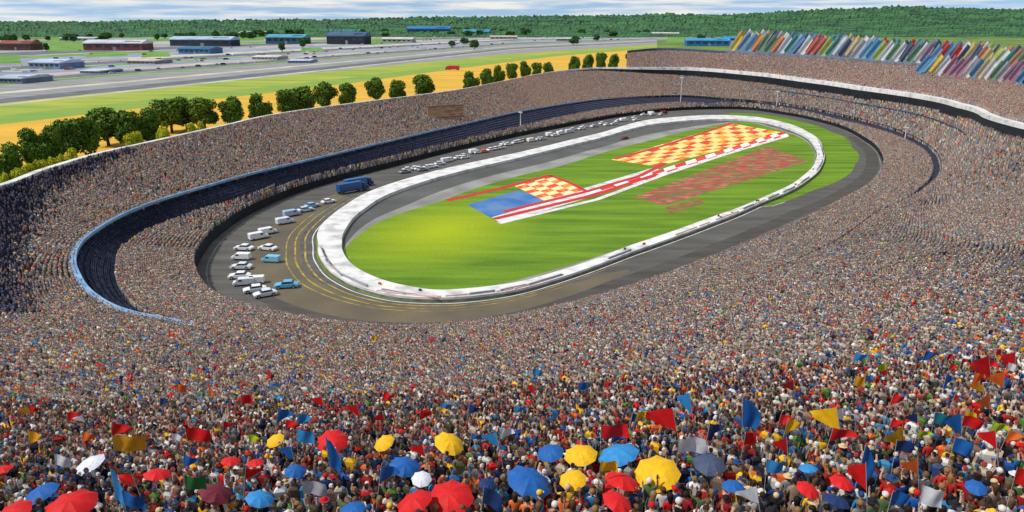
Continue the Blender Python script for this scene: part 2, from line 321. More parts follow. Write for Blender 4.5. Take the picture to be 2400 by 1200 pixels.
def ringpt(Ra,Rb,u,ph):
    r_=pint(Ra.r,ph)*(1-u)+pint(Rb.r,ph)*u; x,y=frompol(ph,r_); return float(x),float(y)
bmats=[mat("wall_board_"+nm,lin(c),.6,tuple(v*.8 for v in lin(c)),1.0) for nm,c in (("pink",(226,184,180)),("dark",(60,60,66)),("red",(190,80,76)),("grey",(160,162,170)))]
for i in range(60):
    ph_=random.uniform(-math.pi,.35); x,y=ringpt(WI,WO,random.uniform(.2,.8),ph_); x2,y2=ringpt(WI,WO,.5,ph_+.01); x1_,y1_=ringpt(WI,WO,.5,ph_); a=math.atan2(y2-y1_,x2-x1_)
    k=random.choices([0,1,2,3],[.4,.3,.08,.22])[0]; L_=random.uniform(6,16) if k in(0,3) else random.uniform(.5,1.1)
    if k in (0,3): x,y=ringpt(WI,WO,.8,ph_)
    mb=MB(); mb.box((0,0,.25 if k!=0 else .14),(L_,.4,.5 if k!=0 else .28),0,.97); me=mb.mesh("wall_board",.05); me.materials.append(bmats[k]); add("wall_board",me,parent=wall,loc=(x,y,HW+.0),rot=(0,0,a))
def strip(name,pts,w,m,z,label):
    W=np.array([P(x,y,z) for x,y in pts]); d=np.gradient(W,axis=0)[:,:2]; d/=np.linalg.norm(d,axis=1)[:,None]; nrm=np.stack([-d[:,1],d[:,0],np.zeros(len(d))],1)
    add(name,loft(name,[W-nrm*w/2,W+nrm*w/2],closed=False),[m],kind="structure",label=label)
m_yl=mat("yellow_paint",S(190,162,54),.6,S(116,106,70),.35,6,lo=.4,hi=.6)
m_tyrem=mat("worn_racing_line",S(84,82,78),.9,S(70,66,60),.08,6,stretch=((1,4,1),-AX))
m_brown=mat("dusty_asphalt",S(112,102,80),.9,S(92,86,74),.07,8)
def ringline(name,u,w,m,sel,label,z=.014,taper=False):
    rr=TI.r+(T.r-TI.r)*u
    idx=np.where(sel)[0]
    br=np.where(np.diff(idx)>1)[0]
    if len(br): idx=np.concatenate([idx[br[0]+1:],idx[:br[0]+1]])
    x,y=frompol(PHI[idx],rr[idx]); W=np.stack([x,y,np.full(len(x),z)],1)
    d=np.gradient(W,axis=0)[:,:2]; d/=np.linalg.norm(d,axis=1)[:,None]; nn=np.stack([-d[:,1],d[:,0],np.zeros(len(d))],1)
    ww=w*(np.sin(np.linspace(0,math.pi,len(x)))**.5 if taper else np.ones(len(x)))[:,None]
    add(name,loft(name,[W-nn*ww/2,W+nn*ww/2],closed=False),[m],kind="structure",label=label)
ringline("racing_line",.62,5.0,m_tyrem,np.sin(PHI)<.2,"darker worn racing line on the asphalt",.012)
ringline("dusty_asphalt",.36,13.0,m_brown,np.cos(PHI)<-.5,"brownish dusty asphalt in the banked turn",.014,True)
ringline("track_line",.10,.5,m_yl,np.cos(PHI)<-.5,"yellow painted lane line in the turn",.018,True)
ringline("track_line",.19,.45,m_yl,np.cos(PHI)<-.58,"yellow painted lane line in the turn",.018,True)
ringline("track_line",.27,.35,m_yl,np.cos(PHI)<-.7,"yellow painted lane line in the turn",.018,True)
ringline("track_line",.03,.3,m_white,np.cos(PHI)<.3,"thin white edge line of the race track",.018)
ringline("track_line",.92,.3,m_pit,np.ones(NP,bool),"thin pale line near the outer track wall",.018)
# patches
def patch(name,q,m,z,label):
    me=bpy.data.meshes.new(name); me.from_pydata([tuple(P(x,y,z)) for x,y in q],[],[(0,1,2,3)])
    uv=me.uv_layers.new(name="UVMap")
    for i,c in enumerate([(0,0),(1,0),(1,1),(0,1)]): uv.data[i].uv=c
    add(name,me,[m],kind="structure",label=label)
def checker(name,c1,c2,c3,su,sv,ns=5):
    m,n,l,b=newmat(name); b.inputs["Roughness"].default_value=.8
    uv=n.new("ShaderNodeUVMap"); mp=n.new("ShaderNodeMapping"); mp.inputs["Scale"].default_value=(su,sv,1)
    ck=n.new("ShaderNodeTexChecker"); ck.inputs["Scale"].default_value=1; ck.inputs["Color1"].default_value=(*c1,1); ck.inputs["Color2"].default_value=(*c2,1)
    nz=n.new("ShaderNodeTexNoise"); nz.inputs["Scale"].default_value=ns; r=n.new("ShaderNodeValToRGB"); r.color_ramp.elements[0].position=.48; r.color_ramp.elements[1].position=.54
    mx=n.new("ShaderNodeMix"); mx.data_type='RGBA'; mx.inputs["B"].default_value=(*c3,1)
    mm=n.new("ShaderNodeMath"); mm.operation='MULTIPLY'
    l.new(uv.outputs[0],mp.inputs[0]); l.new(mp.outputs[0],ck.inputs["Vector"]); l.new(uv.outputs[0],nz.inputs["Vector"]); l.new(nz.outputs["Fac"],r.inputs[0]); l.new(r.outputs[0],mm.inputs[0]); l.new(ck.outputs["Fac"],mm.inputs[1]); l.new(mm.outputs[0],mx.inputs["Factor"]); l.new(ck.outputs["Color"],mx.inputs["A"]); l.new(mx.outputs["Result"],b.inputs["Base Color"]); return m
m_ckA=checker("orange_checker",S(222,78,34),S(245,222,165),S(230,140,50),7,4)
m_ckB=checker("gold_checker",S(212,66,34),S(250,214,130),S(238,160,44),6,14,7)
m_ckC=checker("red_checker",S(212,34,30),S(240,236,228),S(220,90,70),2,20)
m_logo=mat("blue_ground_paint",S(56,106,172),.8,S(96,134,176),.1,6)
patch("painted_ground",[(1095,480),(1150,510),(1290,470),(1215,446)],m_logo,.03,"blue painted area on the infield")
patch("painted_checks",[(1200,433),(1275,470),(1370,445),(1290,410)],m_ckA,.034,"orange and cream checkered painted ground")
patch("painted_checks",[(1432,374),(1540,390),(1842,312),(1715,289)],m_ckB,.03,"red gold and cream checkered painted ground")
patch("painted_checks",[(1148,506),(1176,524),(1560,408),(1535,392)],m_white,.026,"white painted strip between red lines")
patch("painted_checks",[(1370,452),(1385,462),(1850,318),(1835,308)],m_ckC,.038,"red and white checkered strip along the infield")
strip("painted_line",[(1048,470),(1170,442),(1290,411)],3.0,m_red,.044,"bold red painted line along the checks")
strip("painted_line",[(1290,411),(1340,430),(1372,447)],2.0,m_red,.044,"bold red painted line along the checks")
strip("painted_line",[(1180,496),(1370,450),(1500,412),(1560,382)],2.4,m_red,.048,"red painted line across the infield")
strip("painted_line",[(1158,513),(1300,479),(1400,455),(1540,408)],2.6,m_red,.052,"red painted line across the infield")
strip("painted_line",[(1440,373),(1560,340),(1716,289)],2.6,m_red,.05,"red painted border line along the checks")
strip("painted_line",[(1170,523),(1400,467),(1560,408),(1700,362),(1846,319)],2.2,m_white,.056,"white painted line across the infield")
m_bed,n,l,b=newmat("flower_bed"); b.inputs["Roughness"].default_value=.95
tc=n.new("ShaderNodeTexCoord"); vo=n.new("ShaderNodeTexVoronoi"); vo.inputs["Scale"].default_value=1.0
mpb=n.new("ShaderNodeMapping"); mpb.inputs["Rotation"].default_value=(0,0,-AX); mpb.inputs["Scale"].default_value=(.3,1.0,1)
r=n.new("ShaderNodeValToRGB"); r.color_ramp.interpolation='CONSTANT'; e=r.color_ramp.elements; e[0].color=(*S(158,66,54),1); e[1].position=.28; e[1].color=(*S(104,116,52),1)
for p_,c_ in((.42,(170,84,64)),(.6,(124,94,66)),(.74,(92,112,48)),(.86,(184,116,92))): x=e.new(p_); x.color=(*S(*c_),1)
sx=n.new("ShaderNodeSeparateColor"); l.new(tc.outputs["Object"],mpb.inputs[0]); l.new(mpb.outputs[0],vo.inputs["Vector"]); l.new(vo.outputs["Color"],sx.inputs[0]); l.new(sx.outputs[0],r.inputs[0]); l.new(r.outputs[0],b.inputs["Base Color"])
patch("flower_bed",[(1485,462),(1560,482),(1893,378),(1800,343)],m_bed,.03,"red brown and green planting bed on the lawn")
patch("dirt_patch",[(1560,486),(1568,503),(1652,476),(1640,464)],mat("bare_dirt",S(150,110,70),.95,S(110,100,50),.3),.026,"brown dirt patch on the lawn")
# ---------------------------------------------------------------- grandstand
m_conc=mat("stand_concrete",S(128,118,110),.95,S(100,92,86),.3,5)
m_navyshade=mat("navy_tier_painted_shade",S(52,58,80),.9,S(34,38,56),.6,8)  # navy of seats and tier wall, darkened to paint in the stand's shade
m_rail=mat("pale_blue_rail",S(136,176,212),.5,S(98,142,188),.2)
m_bwall=mat("black_wall",S(28,34,42),.7,S(16,20,26),.2)
gst=add("grandstand",None,label="huge bowl grandstand packed with spectators around the track",category="stadium")
def steprows(A,Bq,N,pf):
    rows=[]
    for k in range(N):
        u0=k/N; u1=(k+1)/N; z=A.z+(Bq.z-A.z)*pf(u0)
        rA=A.r+(Bq.r-A.r)*u0; rB=A.r+(Bq.r-A.r)*u1
        rows.append(xyz(mk(rA,z))); rows.append(xyz(mk(rB,z)))
    rows.append(xyz(Bq)); return rows
ident=lambda u:u
add("lower_tier",loft("lower_tier",steprows(T,B0,NL,ident)),[m_conc],parent=gst)
add("dark_tier_wall",loft("dark_tier_wall",steprows(B0,B1,6,ident)),[m_navyshade],parent=gst)
add("upper_tier",loft("upper_tier",steprows(B1,RS,NU,prof),mfun=lambda c:isdark(c[:,0],c[:,1]).astype(int)),[m_conc,m_navyshade],parent=gst)
add("track_wall",loft("track_wall",[xyz(T,0,dr=-.0),xyz(mk(T.r,T.z+.25)),xyz(mk(T.r+.25,T.z+.25)),xyz(mk(T.r+.25,T.z-.5))]),[m_bwall],parent=gst,label="black wall at the edge of the track")
westm=np.maximum(np.clip((PHI-1.05)/.2,0,1),np.clip((-2.4-PHI)/.15,0,1))
rl=.12+1.15*westm
def ringpart(name,sel,fr,m):
    idx=np.where(sel)[0]; br=np.where(np.diff(idx)>1)[0]
    if len(br): idx=np.concatenate([idx[br[0]+1:],idx[:br[0]+1]])
    add(name,loft(name,[q[idx] for q in fr],closed=False),[m],parent=gst)
ringpart("tier_rail",westm>0,[xyz(mk(B1.r-.15,B1.z+rl*.45)),xyz(mk(B1.r-.15,B1.z+rl)),xyz(mk(B1.r+.45,B1.z+rl)),xyz(mk(B1.r+.45,B1.z-.3))],m_rail)
ringpart("tier_rail_base",westm>0,[xyz(mk(B1.r-.12,B1.z-.3)),xyz(mk(B1.r-.12,B1.z+rl*.45))],m_bwall)
re_=.1+1.3*eastm
ringpart("walkway_wall",eastm>0,[xyz(mk(B1.r-.05,B1.z-.3)),xyz(mk(B1.r-.05,B1.z+re_)),xyz(mk(B1.r+.35,B1.z+re_)),xyz(mk(B1.r+.35,B1.z-.3))],m_bwall)
capw=.8+par*.2
wf=np.clip(1.3/par,.3,.9)*par
add("parapet",loft("parapet",[xyz(RS,dr=-.02),xyz(mk(R.r-.02,R.z-wf))]),[m_bwall],parent=gst)
add("parapet_cap",loft("parapet_cap",[xyz(mk(R.r-.15,R.z-wf)),xyz(mk(R.r-.15,R.z)),xyz(mk(R.r+capw,R.z)),xyz(mk(R.r+capw,R.z-1.5))]),[m_white],parent=gst)
add("outer_wall",loft("outer_wall",[xyz(mk(R.r+.6,R.z-.3)),xyz(mk(R.r+.6,0),-.1)]),[mat("stadium_facade",S(140,132,125),.9,S(110,104,100),.2)],parent=gst)
uw_=.72; rw=B1.r+(RS.r-B1.r)*uw_; zw=B1.z+(RS.z-B1.z)*prof(uw_); em2=np.clip((PHI+.9)/.25,0,1)*np.clip((1.0-PHI)/.3,0,1)
ringpart("walkway_wall",em2>0,[xyz(mk(rw-.05,zw-.3)),xyz(mk(rw-.05,zw+.1+1.5*em2)),xyz(mk(rw+.3,zw+.1+1.5*em2)),xyz(mk(rw+.3,zw-.3))],mat("navy_rail",S(44,60,92),.7,S(30,44,70),.3))
# far east upper stand
Up=[(1470,128,30),(1550,120,31),(1700,130,32),(1850,137,32),(2050,152,32),(2180,170,33.5),(2300,182,36),(2400,196,38),(2520,222,41),(2700,270,45)]
Uw=np.array([P(*q) for q in Up]); tt=np.arange(len(Uw)); tq=np.linspace(0,len(Uw)-1,160)
Uw=np.stack([np.interp(tq,tt,Uw[:,i]) for i in range(3)],1)
for i in range(3): Uw[:,i]=np.convolve(np.pad(Uw[:,i],8,mode='reflect',reflect_type='odd'),np.ones(17)/17,'valid')
uph,ur=topol(Uw[:,0],Uw[:,1]); rr=pint(R.r,uph)+2.4; ur=np.maximum(ur,rr+12); Uw[:,0],Uw[:,1]=frompol(uph,ur)
Ux0,Uy0=frompol(uph,rr); Uz0=pint(R.z,uph)-1.0
E0=np.stack([Ux0,Uy0,Uz0],1); NE=40
rows=[]
for k in range(NE):
    a=E0+(Uw-E0)*(k/NE); b_=E0+(Uw-E0)*((k+1)/NE); b_[:,2]=a[:,2]; rows+= [a,b_]
rows.append(Uw)
est=add("east_grandstand",None,label="packed outer grandstand topped by rows of coloured banners",category="stadium")
add("seating_tier",loft("seating_tier",rows,closed=False),[m_conc],parent=est)
outd=Uw[:,:2]-np.array([CX,CY]); outd/=np.linalg.norm(outd,axis=1)[:,None]
Upx=1200+FP*proj(Uw[:,0],Uw[:,1],Uw[:,2])[0]
i0=int(np.argmax(Upx>1700))
def terr(off,dz):
    s=np.linalg.norm(Uw[:,:2],axis=1)/490
    q=Uw.copy(); q[:,:2]+=outd*(off*s)[:,None]; q[:,2]+=dz*s; return q
add("banner_terrace",loft("banner_terrace",[q[i0:] for q in (Uw,terr(0,2.6),terr(8,2.6),terr(24,6),terr(34,8),terr(36,-26))],closed=False),[mat("terrace_concrete",S(120,126,140),.9,S(90,96,110),.3)],parent=est)
add("low_end_wall",loft("low_end_wall",[q[:i0+1] for q in (Uw,terr(0,2.4),terr(3,2.4),terr(4,-30))],closed=False),[mat("slate_blue_wall",S(66,88,120),.8,S(50,66,92),.2)],parent=est)
# ---------------------------------------------------------------- crowd
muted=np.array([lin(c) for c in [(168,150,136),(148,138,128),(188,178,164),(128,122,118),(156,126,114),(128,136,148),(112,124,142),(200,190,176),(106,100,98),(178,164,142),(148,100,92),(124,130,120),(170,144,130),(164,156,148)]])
nearc=np.array([lin(c) for c in [(216,212,204),(110,110,114),(48,52,68),(150,148,146),(60,84,130),(140,38,38),(196,184,164),(36,38,48),(80,92,106),(170,56,46),(226,226,228),(44,98,146),(78,82,54),(30,34,44),(26,38,72),(140,116,96),(110,90,78)]])
satc=np.array([lin(c) for c in [(208,36,34),(36,92,168),(236,186,44),(226,226,224),(232,108,44),(60,144,188),(34,34,46),(84,132,62),(200,40,40),(28,60,120)]])
skinc=np.array([lin(c) for c in [(206,168,142),(184,146,120),(156,116,90),(218,182,158),(124,88,68)]])
hairc=np.array([lin(c) for c in [(50,40,34),(36,30,28),(80,58,44),(130,104,76),(206,202,194),(160,56,50),(60,52,50),(50,74,112),(70,50,40)]])
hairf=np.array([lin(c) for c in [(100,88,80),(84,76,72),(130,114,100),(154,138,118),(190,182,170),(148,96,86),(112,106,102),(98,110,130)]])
trouc=np.array([lin(c) for c in [(50,60,85),(60,55,52),(120,105,85),(35,35,42),(150,140,125)]])
def boxT(c,d0,d1,z0,z1,tag,off=(0,0)):
    x,y=c; v=[]
    for (w_,h_),z,o_ in((d0,z0,(0,0)),(d1,z1,off)):
        v+=[(x-w_/2+o_[0],y-h_/2+o_[1],z),(x+w_/2+o_[0],y-h_/2+o_[1],z),(x+w_/2+o_[0],y+h_/2+o_[1],z),(x-w_/2+o_[0],y+h_/2+o_[1],z)]
    f=[(4,5,6),(4,6,7),(0,1,5),(0,5,4),(1,2,6),(1,6,5),(2,3,7),(2,7,6),(3,0,4),(3,4,7)]
    return np.array(v),np.array(f),np.full(8,tag)
def sphT(c,r,nu=6,nv=3):
    v=[(c[0],c[1],c[2]+r*1.15)]; f=[]
    for j in range(1,nv+1):
        a=math.pi*j/(nv+1)
        for i in range(nu): v.append((c[0]+r*math.sin(a)*math.cos(2*math.pi*i/nu),c[1]+r*math.sin(a)*math.sin(2*math.pi*i/nu),c[2]+r*1.15*math.cos(a)))
    v.append((c[0],c[1],c[2]-r*1.15)); L=len(v)-1
    for i in range(nu):
        k=(i+1)%nu; f.append((0,1+i,1+k)); f.append((L,L-nu+k,L-nu+i))
        for j in range(nv-1):
            a=1+j*nu; f+= [(a+i,a+nu+i,a+nu+k),(a+i,a+nu+k,a+k)]
    v=np.array(v); tag=np.where((v[:,2]>c[2]+.02)|((v[:,1]<c[1]-.02)&(v[:,2]>c[2]-.07)),3,2); return v,np.array(f),tag
def limbT(p0,p1,w0,w1,tag0,tag1):
    p0=np.array(p0);p1=np.array(p1); d=p1-p0; d=d/np.linalg.norm(d); u=np.cross(d,[0,1,0.3]); u/=np.linalg.norm(u); q=np.cross(d,u)
    v=[]
    for p,w_ in((p0,w0),(p1,w1)):
        for a,b in((-1,-1),(1,-1),(1,1),(-1,1)): v.append(p+u*a*w_/2+q*b*w_/2)
    f=[(4,5,6),(4,6,7),(0,1,5),(0,5,4),(1,2,6),(1,6,5),(2,3,7),(2,7,6),(3,0,4),(3,4,7)]
    return np.array(v),np.array(f),np.array([tag0]*4+[tag1]*4)
def comb(parts):
    V=[];F=[];Tt=[];o=0
    for v,f,t in parts: V.append(v);F.append(f+o);Tt.append(t);o+=len(v)
    return np.concatenate(V),np.concatenate(F),np.concatenate(Tt)
def lod1(arms):
    ps=[boxT((0,0),(.30,.2),(.36,.24),0,.9,0),boxT((0,0),(.32,.2),(.42,.25),.88,1.36,1),boxT((0,0),(.42,.25),(.2,.14),1.36,1.48,1),boxT((0,0),(.11,.11),(.1,.1),1.46,1.56,2),sphT((0,.02,1.64),.115)]
    for s,(e,h) in zip((-1,1),arms):
        sh=(s*.22,0,1.38); e=(s*e[0],e[1],e[2]); h=(s*h[0],h[1],h[2]); ps.append(limbT(sh,e,.11,.09,1,1)); ps.append(limbT(e,h,.085,.07,2,2))
    return comb(ps)
dn=((.27,.02,1.1),(.25,.14,.9)); up=((.33,.05,1.6),(.28,.08,1.88)); fr=((.27,.12,1.15),(.12,.32,1.28)); hd=((.3,.18,1.3),(.12,.2,1.6))
L1=[lod1((dn,dn)),lod1((up,dn)),lod1((up,up)),lod1((fr,fr)),lod1((dn,hd))]
oc=(np.array([(0,0,.15),(.125,0,0),(0,.125,0),(-.125,0,0),(0,-.125,0),(0,0,-.13)])+np.array([0,0,1.62]),np.array([(0,1,2),(0,2,3),(0,3,4),(0,4,1),(5,2,1),(5,3,2),(5,4,3),(5,1,4)]),np.array([3,2,2,3,3,2]))
L2=[comb([boxT((0,0),(.34,.24),(.5,.28),.5,1.36,1),boxT((0,0),(.5,.28),(.16,.12),1.36,1.5,1),oc]),comb([boxT((0,0),(.34,.24),(.5,.28),.5,1.36,1),boxT((0,0),(.5,.28),(.16,.12),1.36,1.5,1),oc,limbT((.22,0,1.35),(.3,.1,1.85),.1,.08,1,2)])]
L3=[comb([boxT((0,0),(.4,.3),(.5,.3),.5,1.42,1),oc])]
seatT=comb([boxT((0,0),(.44,.4),(.44,.4),.3,.42,1),boxT((0,-.2),(.44,.06),(.44,.05),.4,.85,1)])
def sample_zone(A,Bq,N,pf,zA=None):
    out=[]
    for k in range(N):
        u=(k+.5)/N; z=A.z+(Bq.z-A.z)*pf(k/N); r_=A.r+(Bq.r-A.r)*u
        x,y=frompol(PHI,r_); x=np.append(x,x[0]);y=np.append(y,y[0]);zz=np.append(z,z[0]); 
        wd=np.hypot(*(np.array(frompol(PHI,Bq.r))-np.array(frompol(PHI,A.r))))/N; wd=np.append(wd,wd[0])
        s=np.concatenate([[0],np.cumsum(np.hypot(np.diff(x),np.diff(y)))])
        q=np.arange(rng.uniform(0,.5),s[-1],.53); q=q+rng.normal(0,.08,len(q))
        X=np.interp(q,s,x);Y=np.interp(q,s,y);Z=np.interp(q,s,zz);Wd=np.interp(q,s,wd)
        stride=np.maximum(1,np.round(.72/Wd)).astype(int)
        keep=(k%stride)==0
        out.append(np.stack([X,Y,Z],1)[keep])
    return np.concatenate(out)
pts=np.concatenate([sample_zone(T,B0,NL,ident),sample_zone(B1,RS,NU,prof)])
eo=[]
for k in range(NE):
    a=E0+(Uw-E0)*((k+.5)/NE); a[:,2]=(E0+(Uw-E0)*(k/NE))[:,2]
    s=np.concatenate([[0],np.cumsum(np.hypot(np.diff(a[:,0]),np.diff(a[:,1])))]); q=np.arange(0,s[-1],.8); q=q+rng.normal(0,.1,len(q))
    eo.append(np.stack([np.interp(q,s,a[:,i]) for i in range(3)],1))
eo=np.concatenate(eo)
def cull(p,mx_=.84,lo=-.46,hi=.42):
    X,Y,D=proj(p[:,0],p[:,1],p[:,2]+1.2); return (D>6)&(np.abs(X)<mx_)&(Y<hi)&(Y>lo),D
k_,D=cull(pts); pts=pts[k_]; D=D[k_]
pts[:,:2]+=rng.normal(0,.07,(len(pts),2))
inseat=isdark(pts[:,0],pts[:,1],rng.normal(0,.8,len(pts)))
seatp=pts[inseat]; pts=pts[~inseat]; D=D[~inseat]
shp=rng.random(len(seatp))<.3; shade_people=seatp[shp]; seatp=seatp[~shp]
far=D>200; keep=~far|(rng.random(len(pts))<.7); pts=pts[keep]; D=D[keep]
pts[:,2]-=np.clip((D-80)/60,0,1)*.45
# -------- umbrellas / flags held in the crowd (surveyed positions)
yel=(240,186,20);blu=(28,96,172);lbl=(50,140,205);red=(214,24,26);wht=(225,228,235);sla=(70,82,110);mar=(110,30,50);grn=(50,120,60);nav=(24,54,104);gld=(225,160,30);gry=(190,190,196);org=(235,110,40);lim=(170,200,40);tea=(20,110,130)
UMB=[(1370,1055,84,yel),(1460,1055,102,lbl),(1550,1090,122,yel),(1230,1115,130,blu),(985,1165,90,red),(1062,1148,120,red),(1045,1028,80,yel),(910,1028,56,yel),(1355,1108,68,yel),(1450,1122,88,red),(1432,1165,80,red),(1662,1075,84,sla),(1300,1050,68,blu),(780,1022,80,red),(940,1080,74,blu),(655,1022,48,yel),(222,1078,78,wht),(360,1110,64,red),(165,1172,124,red),(110,1145,86,blu),(45,1190,104,red),(490,1150,86,mar),(595,1160,68,lbl),(682,1096,54,blu),(835,1186,68,blu),(990,1112,52,wht),(1880,1138,62,red),(1962,1122,58,red),(1720,1136,56,blu),(1900,1098,46,lbl),(1950,1172,70,nav),(535,1080,48,red),(600,1085,44,red),(1130,1130,50,nav),(10,1100,50,red),(2290,1130,48,blu)]
FLG=[(1600,990,64,66,red,-.5),(1590,1042,62,44,wht,0),(1745,975,40,76,blu,0),(1985,993,56,68,yel,-.5),(1830,1005,30,48,yel,.3),(2132,1018,42,72,yel,-.5),(1935,1024,60,38,red,.4),(2012,1085,30,92,blu,.1),(2255,985,40,30,red,.1),(265,1140,30,92,lbl,.1),(772,1062,28,86,blu,0),(636,980,32,40,blu,.4),(2338,862,50,66,red,-.6),(2366,890,34,44,org,-.4),(2390,850,34,48,red,-.4),(2310,880,30,38,red,.4),(2275,890,28,34,org,.3),(2157,835,30,30,blu,.3),(1995,835,28,28,lbl,.3),(2055,862,24,22,lim,0),(2265,855,26,34,blu,.4),(2295,852,26,28,red,.4),(1632,955,26,60,lbl,-.4),(2210,900,24,36,blu,.3),(565,940,24,24,red,0),(1450,912,22,22,(230,60,60),.4),(1262,915,16,30,red,-.4),(870,792,14,12,yel,0),(490,915,14,26,org,.1),(1250,870,20,18,lbl,0),(2390,800,24,26,gld,.3),(2270,1000,34,62,blu,-.4),(2190,980,34,30,tea,0),(1740,1028,28,36,red,0),(975,975,28,24,red,.4),(660,992,38,26,red,.4),(1870,905,26,30,(150,40,60),-.3),(250,1010,44,36,red,.4),(262,1042,66,44,gld,0),(1180,1035,34,40,lbl,-.4),(1650,1020,36,44,nav,.3),(2050,1130,40,76,red,-.4),(1940,975,44,30,wht,.1),(440,1022,50,34,red,0),(692,1026,40,34,lbl,0),(1480,975,24,32,yel,.4),(2080,940,28,32,red,.4),(2330,940,34,44,org,-.4),(60,960,26,22,red,.3),(1410,1018,66,36,red,.1),(2170,1090,34,50,org,-.4),(2230,1045,36,40,blu,.1),(2100,1050,40,30,nav,.1),(715,1140,50,40,gry,0),(290,1165,56,44,blu,0),(875,1120,40,50,blu,.4),(1800,1090,36,36,lbl,0),(1860,1050,30,44,red,-.4),(2360,1040,34,50,red,-.5),(430,1130,46,40,grn,.1),(2160,1165,48,50,wht,.1),(2375,1120,50,44,red,.2),(560,1110,40,34,red,.4),(330,1130,40,40,red,-.4),(1400,1090,40,30,yel,.1),(1120,1160,44,50,nav,.2),(2080,1170,44,36,blu,.1),(1800,1165,44,50,wht,-.4),(700,1065,34,40,blu,-.4),(420,1080,34,40,blu,.3),(120,1080,34,30,wht,.1),(1010,1060,30,36,red,-.4)]
holders=[]
def headrot(x,y): 
    ph_,_=topol(x,y); q1=frompol(ph_,10.0); dx=q1[0]-x; dy=q1[1]-y; return math.atan2(-dx,dy)
for i,(px,py,w_,c) in enumerate(UMB):
    h_,t=hit(px,py,2.05); dep=t; d_=float(np.clip(w_*dep/FP,.75,2.0)); rz=headrot(h_[0],h_[1])+random.uniform(-.3,.3)
    off=Matrix.Rotation(rz,3,'Z')@Vector((.2,.26,0)); pos=(h_[0]-off.x,h_[1]-off.y); z=float(surf(pos[0],pos[1],True)); holders.append(('u',pos,z,rz,d_,c,h_,None))
for i,(px,py,w_,h__,c,ti_) in enumerate(FLG):
    h_,t=hit(px,py,2.7); rz=headrot(h_[0],h_[1])+random.uniform(-.3,.3)
    off=Matrix.Rotation(rz,3,'Z')@Vector((.2,.26,0)); pos=(h_[0]-off.x,h_[1]-off.y); z=float(surf(pos[0],pos[1],True)); holders.append(('f',pos,z,rz,w_*t/FP,c,h_,(h__*t/FP,ti_)))
hp=np.array([h[1] for h in holders])
dmin=np.full(len(pts),9.)
for q in hp: dmin=np.minimum(dmin,np.hypot(pts[:,0]-q[0],pts[:,1]-q[1]))
keep=dmin>.38; pts=pts[keep]; D=D[keep]
keep=rng.random(len(pts))>.06; pts=pts[keep]; D=D[keep]
X,Y,Dd=proj(pts[:,0],pts[:,1],pts[:,2]+1.5); inf=(np.abs(X)<.71)&(Y>-.36)
cand=np.where(inf)[0]; cand=cand[np.argsort(D[cand])][:300-len(holders)]
ismask=np.zeros(len(pts),bool); ismask[cand]=True
indiv=pts[ismask]; rest=pts[~ismask]; Dr=D[~ismask]
def inst(tmpls,p,satp,scale=1.0,cols=None,hc=None):
    Vs=[];Fs=[];Cs=[];o=0
    w_=rng.integers(0,len(tmpls),len(p)) if len(tmpls)<3 else rng.choice(len(tmpls),len(p),p=[.62,.09,.05,.17,.07])
    if len(tmpls)==2: w_=(rng.random(len(p))<.12).astype(int)
    base=muted if cols is None else cols; hcc=hairc if hc is None else hc
    for ti_,(tv,tf,tg) in enumerate(tmpls):
        q=p[w_==ti_]; n_=len(q)
        if n_==0: continue
        ph_,_=topol(q[:,0],q[:,1]); q1=frompol(ph_,10.0); rot=np.arctan2(-(q1[0]-q[:,0]),q1[1]-q[:,1])+rng.normal(0,.35,n_)
        s=scale*rng.normal(1,.06,n_)
        c,s_=np.cos(rot)[:,None],np.sin(rot)[:,None]
        vx=tv[None,:,0]*s[:,None]; vy=tv[None,:,1]*s[:,None]; vz=tv[None,:,2]*s[:,None]
        V=np.stack([q[:,0:1]+vx*c-vy*s_,q[:,1:2]+vx*s_+vy*c,q[:,2:3]+vz],2)
        sat=rng.random(n_)<(satp if np.isscalar(satp) else satp[w_==ti_])
        sh=np.where(sat[:,None],satc[rng.integers(0,len(satc),n_)],base[rng.integers(0,len(base),n_)])
        sh=sh*rng.uniform(.8,1.12,(n_,1))
        pal=np.stack([trouc[rng.integers(0,len(trouc),n_)],sh,skinc[rng.integers(0,len(skinc),n_)],hcc[rng.integers(0,len(hcc),n_)]],1)
        Cc=pal[:,tg,:]
        F=(tf[None]+(np.arange(n_)*len(tv))[:,None,None]+o).reshape(-1,3)
        Vs.append(V.reshape(-1,3));Cs.append(Cc.reshape(-1,3));Fs.append(F);o+=n_*len(tv)
    return np.concatenate(Vs),np.concatenate(Fs),np.concatenate(Cs)
def merge(L):
    V=[];F=[];C=[];o=0
    for v,f,c in L: V.append(v);F.append(f+o);C.append(c);o+=len(v)
    return np.concatenate(V),np.concatenate(F),np.concatenate(C)
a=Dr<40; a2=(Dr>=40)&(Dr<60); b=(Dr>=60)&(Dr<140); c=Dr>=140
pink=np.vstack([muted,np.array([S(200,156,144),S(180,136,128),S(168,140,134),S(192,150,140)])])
navyc=np.array([S(58,62,84),S(74,78,100),S(48,50,66),S(96,92,100),S(84,70,76),S(60,74,104)])  # clothing tones darkened to put shade on people in the west band
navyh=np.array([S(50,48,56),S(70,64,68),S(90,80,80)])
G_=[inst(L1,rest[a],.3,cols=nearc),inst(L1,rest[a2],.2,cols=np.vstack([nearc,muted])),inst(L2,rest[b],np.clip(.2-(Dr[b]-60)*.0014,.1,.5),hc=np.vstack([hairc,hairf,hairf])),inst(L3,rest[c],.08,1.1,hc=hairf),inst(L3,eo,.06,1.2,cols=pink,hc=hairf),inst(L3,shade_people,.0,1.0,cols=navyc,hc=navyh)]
V,F,C=merge(G_)
m_crowd=attrmat("crowd_clothing")
add("crowd",npmesh("crowd",V,F,C),[m_crowd],kind="stuff",label="dense crowd of spectators in mixed summer clothing",category="crowd")
